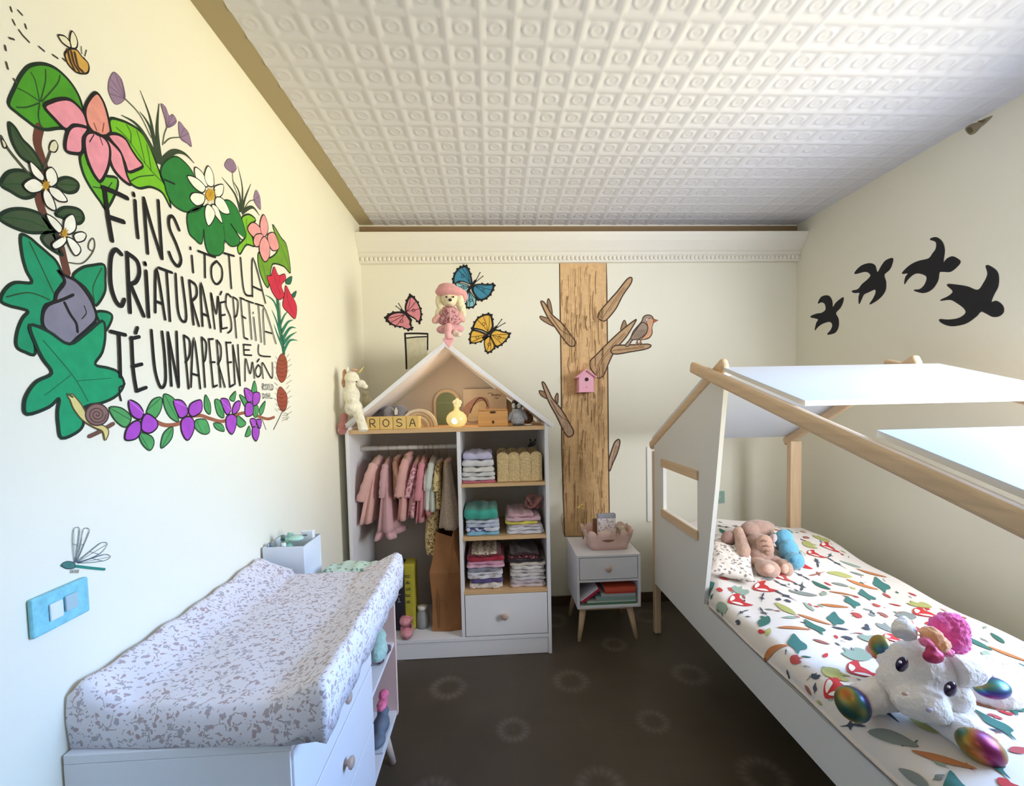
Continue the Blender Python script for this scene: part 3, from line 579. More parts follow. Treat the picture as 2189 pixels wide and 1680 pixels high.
def branch(pts, twigs=[], col=BR, ly=1):
    n = len(pts)
    it = [('p', t, (164, 130, 98), .006, BO) for t in twigs]+[('p', pts, col, .008, BO)]
    ctr = [tuple((pts[i][a]+pts[n-1-i][a])/2 for a in (0, 1)) for i in range(1, n//2)]
    if len(ctr) > 2:
        it.append(('l', ctr, (120, 84, 54), .004)); it.append(('l', [(p[0]+12, p[1]+8) for p in ctr[:-1]], (120, 84, 54), .003))
    paint('branch', D4, it, tr, ly)
branch([(65, 425), (92, 425), (122, 470), (160, 530), (240, 600), (310, 690), (358, 755), (352, 795), (310, 797), (255, 735), (185, 635), (125, 555)], [[(150, 545), (125, 470), (120, 420), (131, 394), (150, 440), (163, 525)], [(58, 545), (90, 550), (155, 578), (185, 632), (130, 610), (70, 572)]])
branch([(840, 214), (835, 262), (765, 365), (705, 480), (625, 575), (585, 582), (555, 555), (565, 510), (640, 420), (720, 330), (800, 230)])
branch([(876, 585), (800, 712), (735, 790), (680, 870), (640, 955), (600, 1050), (550, 1072), (515, 1025), (488, 985), (488, 925), (535, 878), (640, 770), (760, 660), (862, 582)], [[(748, 665), (760, 610), (780, 578), (796, 620), (785, 655)]])
branch([(1006, 798), (960, 825), (820, 850), (720, 867), (672, 860), (664, 830), (700, 795), (800, 790), (920, 785), (980, 783)], [], BR, 2)
branch([(76, 1120), (95, 1115), (130, 1180), (165, 1250), (240, 1340), (310, 1460), (345, 1530), (325, 1568), (280, 1560), (200, 1400), (130, 1270)], [[(50, 1182), (80, 1185), (125, 1215), (150, 1252), (120, 1250), (68, 1222)], [(185, 1250), (200, 1205), (212, 1215), (208, 1290)]], (190, 160, 132))
branch([(735, 1598), (738, 1640), (715, 1720), (680, 1800), (650, 1870), (645, 1780), (680, 1660), (705, 1610)], [], (190, 160, 132))
rb = thing('painted_robin', at(1372, 722, 'Y', YB), 'brown robin with an orange breast painted sitting on the right branch', 'wall painting')
paint('body', D4, [('p', [(785, 792), (830, 735), (858, 670), (925, 592), (940, 552), (975, 533), (1012, 543), (1026, 572), (1022, 610), (1012, 640), (1014, 690), (985, 732), (920, 745), (852, 745), (815, 797)], (172, 150, 130), .006, BO),
    ('p', [(968, 590), (1000, 560), (1024, 575), (1022, 610), (1012, 642), (1012, 690), (985, 728), (925, 742), (968, 690), (980, 635)], (222, 166, 128), .003, BO)], rb, 3)
paint('wing', D4, [('p', [(832, 738), (870, 672), (925, 600), (965, 612), (978, 650), (955, 700), (900, 738)], (164, 142, 122), .006, BO)]+[('l', [(860+i*18, 725), (900+i*14, 660)], BO, .002) for i in range(5)], rb, 4)
paint('beak', D4, [('P', [(1022, 565), (1067, 580), (1026, 600)], (176, 100, 60), .004, BO)], rb, 4)
paint('eye', D4, [('p', [(972+13*math.cos(t*PI/4), 575+13*math.sin(t*PI/4)) for t in range(8)], (240, 236, 220), .002, BO), ('p', [(974+5*math.cos(t*PI/3), 576+5*math.sin(t*PI/3)) for t in range(6)], (20, 16, 16), 0)], rb, 5)
for x in (900, 930): paint('leg', D4, [('l', [(x-8, 742), (x-14, 765), (x-26, 795)], (150, 110, 84), .007), ('l', [(x-14, 765), (x+14, 796)], (150, 110, 84), .006)], rb, 5)
E4 = Wallp('X', XR, -1, 1600, 150, 2.754)
for pts, lab in (([(365, 1452), (400, 1435), (430, 1430), (455, 1410), (450, 1375), (430, 1365), (410, 1372), (430, 1335), (470, 1328), (492, 1355), (497, 1395), (515, 1370), (545, 1345), (560, 1340), (555, 1370), (540, 1400), (515, 1430), (530, 1465), (530, 1510), (510, 1545), (465, 1555), (485, 1530), (495, 1500), (480, 1480), (440, 1490), (410, 1510), (392, 1530), (400, 1490), (410, 1465)], 'smallest black swallow painted on the right wall, nearest the back corner'),
    ([(610, 1300), (645, 1290), (670, 1260), (705, 1230), (720, 1205), (690, 1185), (625, 1198), (660, 1155), (710, 1138), (745, 1150), (760, 1190), (785, 1150), (810, 1120), (850, 1108), (845, 1145), (830, 1175), (800, 1205), (810, 1250), (805, 1300), (770, 1345), (715, 1378), (735, 1345), (750, 1310), (745, 1290), (710, 1305), (680, 1320), (665, 1350), (652, 1375), (650, 1335), (655, 1310), (625, 1310)], 'second black swallow from the back corner, its head pointing up right'),
    ([(905, 1195), (950, 1150), (1000, 1125), (1060, 1110), (1085, 1080), (1105, 1050), (1105, 1010), (1070, 995), (1105, 985), (1140, 1010), (1155, 1060), (1148, 1130), (1170, 1110), (1200, 1098), (1230, 1110), (1248, 1130), (1225, 1160), (1190, 1185), (1150, 1185), (1125, 1190), (1115, 1240), (1080, 1290), (1030, 1310), (975, 1295), (1010, 1290), (1040, 1260), (1050, 1215), (1010, 1195), (975, 1200), (940, 1230), (920, 1258), (925, 1220), (940, 1195)], 'black swallow painted highest of the four on the right wall'),
    ([(1130, 1355), (1180, 1330), (1205, 1300), (1170, 1262), (1230, 1265), (1290, 1275), (1350, 1295), (1385, 1255), (1410, 1200), (1400, 1150), (1440, 1165), (1470, 1200), (1470, 1270), (1445, 1320), (1430, 1365), (1460, 1360), (1495, 1385), (1502, 1420), (1480, 1445), (1440, 1450), (1400, 1430), (1370, 1420), (1340, 1450), (1280, 1490), (1200, 1505), (1145, 1490), (1125, 1468), (1180, 1470), (1240, 1460), (1280, 1430), (1270, 1400), (1230, 1370), (1190, 1350)], 'largest black swallow painted on the right wall, nearest the camera')):
    paint('painted_swallow', E4, [('p', pts, (26, 25, 30), .004, (40, 38, 42))], None, 0, lab, 'wall painting', 'black swallows painted on the right wall')
paint('damp_patch', E4, [('p', [(1275, 345), (1310, 318), (1350, 305), (1395, 282), (1440, 268), (1400, 312), (1370, 335), (1335, 372), (1300, 380)], (150, 138, 112), 0), ('p', [(1285, 345), (1310, 335), (1325, 360), (1300, 372)], (104, 90, 68), 0), ('p', [(1350, 300), (1400, 290), (1380, 310)], (112, 98, 74), 0)], None, 0,
    'small dark stain on the right wall just under the ceiling', 'stain')
# ------------------------------------------------------------------ house-shaped wardrobe
WHT = mat((238, 237, 242), .45, .01, 3)
PINE = wood((222, 184, 138), .86, 'X')
PINEY = wood((224, 192, 154), .86, 'Y'); PINEZ = wood((224, 192, 154), .86, 'Z')
YW, YWB = 2.25, 2.665
WX0, WX1, WXM = -.742, .285, -.176
war = thing('house_wardrobe', ((WX0+WX1)/2, 2.45, 0), 'white open wardrobe shaped like a gabled house, against the back wall', 'wardrobe')
TK = .018
MB().box(WX0, WX0+TK, YW, YWB, 0, 1.215).build('side_panel', WHT, war, bevel=.0015)
MB().box(WX1-TK, WX1, YW, YWB, 0, 1.215).build('side_panel', WHT, war, bevel=.0015)
MB().box(WXM-TK/2, WXM+TK/2, YW+.004, YWB, .108, 1.182).build('divider', WHT, war, bevel=.0015)
BACK = mat((206, 196, 184), .6)
APX, APZ, EZ = -.2285, 1.642, 1.205
MB().prism([(WX0+TK, .1), (WX1-TK, .1), (WX1-TK, 1.20), (APX, APZ-.03), (WX0+TK, 1.20)], lambda u, w, d: Vector((u, d, w)), YWB-.006, YWB-.001).build('back_panel', BACK, war)
slR = (APZ-EZ)/(WX1+.028-APX)
for sx in (1, -1):
    ex = APX+sx*(WX1+.030-APX)
    th = .022
    poly = [(APX, APZ), (ex, EZ+.002), (ex-sx*.010, EZ-.014), (APX, APZ-th*1.35)]
    MB().prism(poly, lambda u, w, d: Vector((u, d, w)), YW-.012, YWB).build('roof_panel', WHT, war, bevel=.0015)
MB().box(WX0+TK, WX1-TK, YW+.002, YWB-.007, 1.182, 1.202).build('shelf', PINE, war, bevel=.001, label='long pine shelf under the roof')
SHZ = [.910, .632, .348]
for z in SHZ: MB().box(WXM+TK/2, WX1-TK, YW+.002, YWB-.007, z-.016, z).build('shelf', PINE, war, bevel=.001)
MB().box(WX0+TK, WX1-TK, YW+.002, YWB-.007, .088, .106).build('floor_board', WHT, war, bevel=.001)
MB().box(WX0+TK, WX1-TK, YW+.006, YW+.022, .002, .087).build('plinth', WHT, war, bevel=.001)
dr_ = MB().box(WXM+TK/2+.003, WX1-TK-.003, YW+.001, YW+.019, .112, .329).build('drawer', WHT, war, bevel=.0015)
kn = mat((196, 168, 150), .4)
MB().lathe([(0.001, 0), (.008, 0), (.008, .010), (.017, .016), (.018, .022), (.012, .026), (.001, .027)], (.040, YW+.001, .217), 20, 0, Matrix.Rotation(PI/2, 3, 'X')).build('knob', kn, dr_, smooth=True, bevel=0)
MB().tube([(WX0+TK, 2.44, 1.090), (WXM-TK/2, 2.44, 1.090)], .0125, 16).build('hanging_rail', mat((232, 228, 224), .3), war, smooth=True)

# ---- things on the top shelf
ZS = 1.2022
BL = wood((232, 196, 120), .9, 'X', .6)
LET = {'R': [[(.3, .2), (.3, .8), (.62, .78), (.66, .62), (.58, .5), (.3, .48)], [(.45, .48), (.7, .2)]],
       'O': [[(.5, .8), (.3, .66), (.28, .4), (.48, .22), (.7, .36), (.72, .62), (.5, .8)]],
       'S': [[(.68, .72), (.5, .8), (.32, .7), (.36, .55), (.62, .46), (.7, .32), (.5, .2), (.3, .3)]],
       'A': [[(.28, .2), (.5, .8), (.72, .2)], [(.36, .42), (.64, .42)]]}
def glyph(mb, strokes, x0, z0, sz, y, w, mi):
    wl = Wallp('Y', y, -1)
    for j, st in enumerate(strokes):
        uv = [(x0+p[0]*sz, z0+p[1]*sz) for p in st]
        uv = cr(uv, False, 4) if len(uv) > 2 else uv
        ribbon(mb, wl, uv, w, .0006+j*.00004, mi)
INKM = mat((70, 50, 34), .7)
x = -.638
for ch in 'ROSA':
    x0, x1 = x, x+.066
    t = thing('letter_block', ((x0+x1)/2, 2.29, ZS), 'pale wooden cube with the letter %s, standing on the wardrobe\'s pine shelf' % ch, 'wooden block', 'letter cubes on the top shelf')
    MB().box(x0+.0006, x1-.0006, 2.262, 2.328, ZS, ZS+.065).build('cube', BL, t, bevel=.003)
    g = MB(); glyph(g, LET[ch], x0, ZS, .065, 2.262, .0042, 0); g.build('letter', INKM, t, orient=False)
    x += .0665
# wooden rainbow stacker behind the cubes
t = thing('rainbow_stacker', (-.36, 2.47, ZS), 'cream wooden rainbow arch toy behind the letter cubes', 'toy')
for i, (r, c_) in enumerate([(.098, (232, 220, 196)), (.080, (214, 190, 156)), (.062, (236, 226, 204)), (.045, (208, 186, 152)), (.028, (230, 218, 190))]):
    n = 20
    pts = [(-.402+r*math.cos(PI*k/n), ZS+.0005+max(0, r*math.sin(PI*k/n))) for k in range(n+1)]+[(-.402+(r-.016)*math.cos(PI*k/n), ZS+.0005+(r-.016)*math.sin(PI*k/n)) for k in range(n, -1, -1)]
    MB().prism(pts, lambda u, w, d: Vector((u, d, w)), 2.42, 2.47).build('arch', mat(c_, .6), t, bevel=.002)
def plush(name, balls, mt, parent, vox=.006, disp=.004, dscale=.008, tubes=(), label=None):
    mb = MB()
    for b_ in balls:
        c_, r_ = b_[0], b_[1]
        mb.ell(c_, r_, 0, 18, 12, b_[2] if len(b_) > 2 else None)
    for p, r_ in tubes: mb.tube(p, r_, 12)
    return mb.build(name, mt, parent, smooth=True, remesh=vox, disp=disp, dscale=dscale, label=label)
def fur(rgb, var=.12, bump=.5, sc=160): return mat(rgb, .95, var, 60, bump, sc, 0, .4)
# grey plush elephant lying behind the cubes
t = thing('plush_elephant', (-.50, 2.50, ZS), 'grey plush elephant lying behind the letter cubes on the top shelf', 'soft toy')
GR = fur((122, 124, 134))
plush('body', [((-.562, 2.50, ZS+.060), (.085, .05, .060)), ((-.510, 2.46, ZS+.062), (.052, .045, .062)), ((-.630, 2.49, ZS+.035), (.05, .035, .034))], GR, t, tubes=[([(-.495, 2.44, ZS+.05), (-.480, 2.42, ZS+.03), (-.475, 2.41, ZS+.017)], [.018, .015, .012])])
plush('ear', [((-.560, 2.435, ZS+.075), (.034, .014, .042))], fur((150, 152, 160)), t, .004, .003)
MB().prism([(-.526, ZS+.070), (-.512, ZS+.070), (-.510, ZS+.092), (-.518, ZS+.110), (-.526, ZS+.094)], lambda u, w, d: Vector((u, d, w)), 2.406, 2.412).build('tag_label', mat((240, 238, 228), .7), t)
# arched green doll's house door leaning at the back
t = thing('fairy_door', (-.268, 2.64, ZS), 'small arched green door in a cream frame at the back of the top shelf', 'toy door')
def arch(xc, r, z1, n=16): return [(xc+r, ZS+.001)]+[(xc+r*math.cos(PI*k/n), ZS+z1+r*math.sin(PI*k/n)) for k in range(n+1)]+[(xc-r, ZS+.001)]
xd = -.268
MB().prism(arch(xd, .079, .13), lambda u, w, d: Vector((u, d, w)), 2.640, 2.652).build('frame', mat((216, 196, 168), .6), t, bevel=.002)
MB().prism(arch(xd, .060, .13), lambda u, w, d: Vector((u, d, w)), 2.632, 2.6395).build('door_leaf', mat((122, 140, 108), .6, .08, 8), t, bevel=.001)
MB().box(xd-.056, xd+.056, 2.629, 2.6315, ZS+.125, ZS+.130).build('cross_bar', mat((150, 164, 130), .6), t)
MB().ell((xd+.038, 2.628, ZS+.085), .005).build('handle', mat((196, 170, 110), .3, metal=1), t, smooth=True)
# glowing round bottle lamp with a flower stopper
t = thing('bottle_lamp', (-.186, 2.30, ZS), 'round gold glass bottle lamp with a flower stopper, lit, mid top shelf', 'lamp')
gl = mat((232, 214, 150), .18, 0, 20, 0, 200, 0, 0, (255, 226, 140), .35, coat=.6)
MB().lathe([(.001, 0), (.026, 0), (.040, .008), (.052, .026), (.055, .042), (.050, .060), (.036, .076), (.018, .085), (.013, .090), (.012, .100), (.016, .103), (.001, .103)], (-.186, 2.31, ZS+.001), 28).build('bottle', gl, t, smooth=True)
fl = MB()
for k in range(5): fl.ell((-.181+.013*math.cos(k*2*PI/5+.3), 2.31, ZS+.126+.013*math.sin(k*2*PI/5+.3)), (.012, .010, .012))
fl.ell((-.181, 2.303, ZS+.126), .009); fl.tube([(-.184, 2.31, ZS+.10), (-.182, 2.31, ZS+.118)], .005)
fl.build('flower_stopper', mat((244, 226, 176), .4, emit=(255, 232, 170), estr=.25), t, smooth=True)
MB().ell((-.192, 2.262, ZS+.036), (.017, .008, .017)).build('bulb', mat((255, 240, 190), .3, emit=(255, 238, 180), estr=2.2), t, smooth=True)
ll = bpy.data.lights.new('bottle_lamp_glow', 'POINT'); ll.energy = .7; ll.color = (1, .72, .42); ll.shadow_soft_size = .03
lo = bpy.data.objects.new('bottle_lamp_glow', ll); COL.objects.link(lo); lo.location = (-.186, 2.38, ZS+.17)
# picture card
t = thing('picture_card', (.03, 2.62, ZS), 'landscape picture card with a cursive title behind the bottle lamp', 'picture')
a0 = at(990, 832, 'Y', 2.60); a1 = at(1084, 905, 'Y', 2.60)
MB().box(a0.x, a1.x, 2.600, 2.612, ZS+.001, a0.z).build('board', mat((196, 184, 168), .6, .08, 12), t, bevel=.001)
Cc = Wallp('Y', 2.60, -1, 780, 540, 4.0)
paint('printed_scene', Cc, [('p', [(842, 1330), (900, 1270), (960, 1235), (1030, 1240), (1060, 1290), (1060, 1440), (850, 1440)], (172, 136, 126), 0), ('p', [(880, 1440), (900, 1350), (950, 1290), (1000, 1265), (1040, 1290), (1030, 1350), (980, 1430)], (206, 190, 160), .0015, (60, 44, 40)),
    ('l', [(900, 1370), (930, 1300), (975, 1245), (1020, 1255), (1048, 1310)], (70, 48, 44), .006)], t, 1)
paint('title', Cc, [('l', [(1050, 1205), (1075, 1200), (1090, 1210), (1085, 1225), (1100, 1212), (1110, 1225), (1122, 1210), (1130, 1225), (1142, 1208), (1150, 1228), (1165, 1210)], (80, 70, 62), .0025), ('l', [(1108, 1250), (1120, 1240), (1130, 1250), (1142, 1238)], (80, 70, 62), .0025)], t, 2)
# small wooden chest with clasp
t = thing('wooden_box', (.06, 2.33, ZS), 'small orange-toned wooden box with a dark clasp on the top shelf', 'box')
a0 = at(1022, 905, 'Y', 2.30); a1 = at(1086, 905, 'Y', 2.30); za = at(1050, 878, 'Y', 2.30).z; OW = wood((228, 170, 104), .85, 'X')
MB().box(a0.x, a1.x, 2.30, 2.375, ZS, za).build('body', OW, t, bevel=.003)
MB().box(a0.x+.002, a1.x-.002, 2.298, 2.377, za+.0005, za+.009).build('lid', wood((214, 158, 100), .85, 'X'), t, bevel=.003)
mb_ = MB(); mb_.ell(((a0.x+a1.x)/2, 2.298, za-.008), (.017, .003, .006)); mb_.build('finger_slot', mat((70, 44, 26), .6), t, smooth=True)
MB().box((a0.x+a1.x)/2-.004, (a0.x+a1.x)/2+.006, 2.296, 2.2995, ZS+.016, ZS+.030).build('clasp', mat((80, 56, 34), .4, metal=.8), t, bevel=.001)
# penguin chick
t = thing('plush_penguin', (.155, 2.32, ZS), 'grey fluffy penguin chick toy with black head on the top shelf', 'soft toy')
px_ = at(1107, 905, 'Y', 2.30).x
plush('body', [((px_, 2.315, ZS+.040), (.040, .034, .042)), ((px_, 2.315, ZS+.07), (.032, .028, .032))], fur((176, 176, 182), .15, .8), t, .004, .006, .01)
plush('wing', [((px_-.038, 2.305, ZS+.052), (.010, .016, .028), Matrix.Rotation(.4, 3, 'Y'))], fur((150, 150, 156)), t, .004, .003)
plush('wing', [((px_+.038, 2.305, ZS+.052), (.010, .016, .028), Matrix.Rotation(-.4, 3, 'Y'))], fur((150, 150, 156)), t, .004, .003)
hd = plush('head', [((px_-.002, 2.31, ZS+.112), (.031, .028, .030))], fur((34, 28, 28)), t, .004, .002)
plush('cheek', [((px_+.006, 2.286, ZS+.106), (.013, .006, .015))], fur((236, 234, 230)), hd, .003, .001)
plush('cheek', [((px_-.020, 2.288, ZS+.106), (.011, .006, .015))], fur((236, 234, 230)), hd, .003, .001)
MB().ell((px_-.009, 2.276, ZS+.103), (.007, .010, .005)).build('beak', mat((60, 58, 62), .4), hd, smooth=True)
for d_ in (-.018, .016): plush('foot', [((px_+d_, 2.285, ZS+.007), (.014, .016, .006))], fur((54, 54, 58)), t, .003, .001)
# white soap-like pebble and the dark toy behind the penguin
o = MB().ell((px_+.055, 2.30, ZS+.0045), (.020, .012, .0045)).build('pebble', mat((240, 236, 228), .4), None, smooth=True); tag(o, 'small flat white pebble beside the penguin chick', 'trinket')
t = thing('plush_mouse', (.2, 2.43, ZS), 'small brown plush tucked behind the penguin under the right eave', 'soft toy')
plush('body', [((.195, 2.45, ZS+.032), (.035, .03, .032)), ((.185, 2.43, ZS+.07), (.022, .02, .02))], fur((128, 108, 92)), t, .005, .004)

# ---- hanging clothes
def cloth_mat(rgb, kind=None, rgb2=None, sc=60):
    if not kind: return mat(rgb, .9, .07, 12, .35, 45, 0, .3)
    key = ('cloth', tuple(rgb), kind, tuple(rgb2), sc)
    if key in MATS: return MATS[key]
    M, nt, b = new_mat('printed_fabric'); tc = nt.nodes.new('ShaderNodeTexCoord')
    ns = nt.nodes.new('ShaderNodeTexNoise'); ns.inputs['Scale'].default_value = sc*1.4
    nt.links.new(tc.outputs['Object'], ns.inputs['Vector'])
    vn = nt.nodes.new('ShaderNodeTexVoronoi'); vn.inputs['Scale'].default_value = sc
    ad = nt.nodes.new('ShaderNodeVectorMath'); ad.operation = 'MULTIPLY_ADD'
    nt.links.new(ns.outputs['Color'], ad.inputs[0]); ad.inputs[1].default_value = (.02, .02, .02); nt.links.new(tc.outputs['Object'], ad.inputs[2])
    nt.links.new(ad.outputs[0], vn.inputs['Vector'])
    th = .34 if kind == 'dots' else .30
    if kind == 'leopard':
        k1 = math_(nt, 'GREATER_THAN', vn.outputs['Distance'], .26); k2 = math_(nt, 'LESS_THAN', vn.outputs['Distance'], .46); k = math_(nt, 'MULTIPLY', k1, k2)
    else: k = math_(nt, 'LESS_THAN', vn.outputs['Distance'], th)
    nt.links.new(mixc(nt, k, lin(rgb), lin(rgb2)), b.inputs['Base Color']); b.inputs['Roughness'].default_value = .9
    MATS[key] = M
    return M
HG = mat((196, 160, 130), .5); HK = mat((190, 188, 186), .25, metal=1)
def loft(secs, n=28, mi=0):
    """secs: (z, cx, cy, hx, hy, ripple, phase)"""
    mb = MB(); vs = []; fs = []
    for z, cx, cy, hx, hy, rp, ph in secs:
        for k in range(n):
            a = 2*PI*k/n; ca, sa = math.cos(a), math.sin(a)
            r_ = 1+rp*math.sin(a*5+ph)+rp*.5*math.sin(a*9+ph*2.1)
            vs.append((cx+hx*r_*math.copysign(abs(ca)**.8, ca), cy+hy*r_*math.copysign(abs(sa)**.8, sa), z+rp*.02*math.sin(a*4+ph)))
    for i in range(len(secs)-1):
        for k in range(n): fs.append((i*n+k, (i+1)*n+k, (i+1)*n+(k+1) % n, i*n+(k+1) % n))
    fs.append(tuple(range(n))); fs.append(tuple(range((len(secs)-1)*n, len(secs)*n))[::-1])
    return mb.add(vs, fs, mi)
ZRL = 1.090
def garment(name, label, xr, zt, zb, dx, wt, wb, th, thb, mt, sleeve=None, cat='garment', collar=None, frill=None, straps=False):
    """xr rail x, dx sideways lean of the hem, wt/wb half width along Y, th/thb half thickness"""
    t = thing(name, (xr, 2.44, zb), label, cat, 'clothes on the wardrobe rail')
    hk = MB().tube([(xr, 2.4395, ZRL+.0135), (xr, 2.430, ZRL+.016), (xr, 2.4235, ZRL+.004), (xr, 2.4255, ZRL-.012), (xr, 2.436, ZRL-.022), (xr, 2.44, zt+.012)], .0016, 8)
    hn = MB().tube([(xr, 2.44-wt*.92, zt-.030), (xr, 2.44-wt*.4, zt-.006), (xr, 2.44, zt+.004), (xr, 2.44+wt*.4, zt-.006), (xr, 2.44+wt*.92, zt-.030)], .0062, 10).build('hanger', HG, t, smooth=True)
    hk.build('hook', HK, hn, smooth=True)
    rg = random.Random(int(xr*1000)); ph = rg.uniform(0, 6)
    secs = []; n = 14
    for i in range(n+1):
        f_ = i/n
        z = zt+(zb-zt)*f_
        hy = wt*(.35+.65*min(1, f_/.10))+(wb-wt)*f_**1.2 if f_ < .999 else wb
        hx = th*(.5+.5*min(1, f_/.08))+(thb-th)*f_**1.3
        secs.append((z, xr+dx*f_**1.1, 2.44, hx, hy, .02+.09*f_, ph+f_*.6))
    loft(secs, 40).build('body', mt, t, smooth=True)
    if sleeve:
        ln, out, r_ = sleeve
        for sy in (-1, 1):
            y0 = 2.44+sy*(wt-.012)
            pts = [(xr, y0-sy*.012, zt-.028), (xr+dx*.25+out*.3, y0+sy*.012, zt-.028-ln*.3), (xr+dx*.6+out*.7, y0+sy*.016, zt-.028-ln*.7), (xr+dx*.9+out, y0+sy*.012, zt-.028-ln)]
            pts = cr([tuple(p) for p in pts], False, 4)
            rd = [r_*(1+.10*math.sin(i*2.1+ph)) for i in range(len(pts))]; rd[0] *= .8
            MB().tube(pts, rd, 14, flat=.75).build('sleeve', mt, t, smooth=True)
    if collar:
        MB().tube([(xr-.004, 2.44-.055, zt-.012), (xr+.01, 2.44-.03, zt-.002), (xr+.014, 2.44, zt-.004), (xr+.01, 2.47, zt-.002), (xr-.004, 2.495, zt-.012)], .012, 10).build('collar', collar, t, smooth=True)
    if frill:
        loft([(zb+.004, xr+dx, 2.44, thb*.9, wb*.95, .12, ph), (zb-.012, xr+dx, 2.44, thb*1.2, wb*1.02, .2, ph), (zb-.030, xr+dx, 2.44, thb*1.25, wb*1.04, .25, ph)], 40).build('frill', frill, t, smooth=True)
    return t
def gx(p): return at(p, 1000, 'Y', 2.33).x
zz = lambda py: at(900, py, 'Y', 2.33).z
garment('coat', 'long sleeved blush pink coat, leftmost on the wardrobe rail', gx(797)+.004, zz(978), zz(1116), -.058, .115, .125, .026, .038, cloth_mat((226, 178, 170)), (.19, -.020, .026))
garment('dress', 'mauve pink dress with a wide flared hem beside the blush coat', gx(822), zz(982), zz(1135), -.006, .105, .135, .020, .052, cloth_mat((208, 164, 170)), (.165, -.012, .024), frill=cloth_mat((216, 170, 178)))
garment('cardigan', 'tan knitted cardigan between the mauve dress and the pink blouse', gx(842), zz(978), zz(1065), .012, .100, .110, .018, .026, mat((190, 146, 126), .95, .15, 40, .8, 120), (.11, .018, .021), collar=cloth_mat((176, 134, 112)))
garment('blouse', 'peach pink blouse with gathered shoulders in the middle of the rail', gx(866), zz(972), zz(1112), -.028, .115, .115, .024, .028, cloth_mat((222, 170, 164)), (.185, -.012, .026), collar=cloth_mat((214, 160, 152)))
garment('dungarees', 'pink checked dungarees hanging in the middle of the rail', gx(888), zz(982), zz(1108), -.034, .105, .10, .019, .025, cloth_mat((228, 176, 186), 'leopard', (170, 112, 124), 34), (.17, -.018, .019))
garment('jacket', 'rose pink jacket right of the checked dungarees', gx(901), zz(980), zz(1118), -.022, .11, .11, .017, .026, cloth_mat((214, 140, 152)), (.19, -.006, .022))
garment('shirt', 'white shirt with a dusty red hem on the rail', gx(910), zz(1000), zz(1092), -.004, .10, .11, .016, .022, cloth_mat((232, 222, 222)), (.09, 0, .018), frill=cloth_mat((184, 108, 112)))
garment('blouse', 'pale grey-green blouse left of the leopard print trousers', gx(921), zz(982), zz(1096), -.014, .105, .115, .018, .030, cloth_mat((208, 214, 208)), (.13, -.006, .022))
t8 = garment('jumpsuit', 'long gold leopard print jumpsuit, the longest garment on the rail', gx(934), zz(990), zz(1092), -.008, .10, .09, .018, .030, cloth_mat((222, 198, 146), 'leopard', (136, 106, 66), 46), (.12, -.004, .020), collar=cloth_mat((198, 162, 132)))
xj = gx(919)
for sy, ln_ in ((-1, 1195), (1, 1185)):
    zb_ = zz(ln_)
    MB().tube(cr([(xj+.005, 2.44+sy*.035, zz(1085)), (xj-.005, 2.44+sy*.045, zz(1120)), (xj-.012, 2.44+sy*.050, zz(1160)), (xj-.004, 2.44+sy*.05, zb_+.02), (xj-.002, 2.44+sy*.05, zb_)], False, 4), [.034]*10+[.038]*4+[.032, .024, .02], 18, flat=.9).build('trouser_leg', cloth_mat((222, 198, 146), 'leopard', (136, 106, 66), 46), t8, smooth=True)
garment('dress', 'taupe tulle dress with tiny dots, rightmost on the rail', gx(952), zz(988), zz(1132), .016, .10, .14, .020, .062, cloth_mat((168, 150, 134), 'dots', (200, 184, 164), 120), None, collar=cloth_mat((196, 158, 134)))
o = MB().tube([(gx(975), 2.42, 1.079), (gx(975)+.002, 2.42, .97), (gx(975), 2.42, .86)], .004, 8).build('hanging_strap', mat((206, 202, 198), .3), None, smooth=True)
tag(o, 'thin clear strap hanging from the right end of the rail', 'strap')

# ---- folded clothes
def fold(label, px0, px1, z0, th, col, group, depth=.24, y0=2.275, name='folded_shirt', mt=None, skew=0.0, cat='folded clothes'):
    x0 = at(px0, 1100, 'Y', 2.29).x; x1 = at(px1, 1100, 'Y', 2.29).x
    rg = random.Random(int(px0*7+z0*1000)); ph = [rg.uniform(0, 6) for _ in range(6)]
    nxs, nl = 18, 28; vs = []; fs = []
    lay = 2 if th < .03 else 3
    for i in range(nxs+1):
        u = i/nxs; X = x0+(x1-x0)*u
        e = min(1, min(u, 1-u)/.07)**.5
        for k in range(nl):
            a = 2*PI*k/nl; ca, sa = math.cos(a), math.sin(a)
            yy = math.copysign(abs(ca)**.35, ca); z_ = math.copysign(abs(sa)**.45, sa)
            gro = 1-.045*(abs(math.cos(lay*PI*(z_+1)/2)) < .35)*(yy < 0)
            Y = y0+depth/2+(depth/2)*yy*gro*(.93+.07*e)+.004*math.sin(u*7+ph[0])+.003*math.sin(u*17+ph[1])
            Z = z0+th/2+th/2*z_*(.55+.45*e)
            if z_ > -.6: Z += (.0022*math.sin(u*9+ph[2]+yy*2)+.0016*math.sin(u*21+ph[3]))*(z_+.6)*min(1, th/.02) - skew*u*(z_ > 0)*th
            vs.append((X, Y, Z))
    for i in range(nxs):
        for k in range(nl): fs.append((i*nl+k, i*nl+(k+1) % nl, (i+1)*nl+(k+1) % nl, (i+1)*nl+k))
    fs.append(tuple(range(nl))); fs.append(tuple(range(nxs*nl, (nxs+1)*nl))[::-1])
    o = MB().add(vs, fs).build(name, mt or cloth_mat(col), None, smooth=True)
    return tag(o, label, cat, group)
def stack(items, z, group, nm):
    for (lab, a, b_, th, col, *mt) in items:
        fold(lab, a, b_, z, th-.0008, col, group, mt=mt[0] if mt else None, depth=.25 if len(items) < 9 else .23)
        z += th+.0004
    return z
LV = cloth_mat((206, 200, 232)); WF = (232, 230, 232)
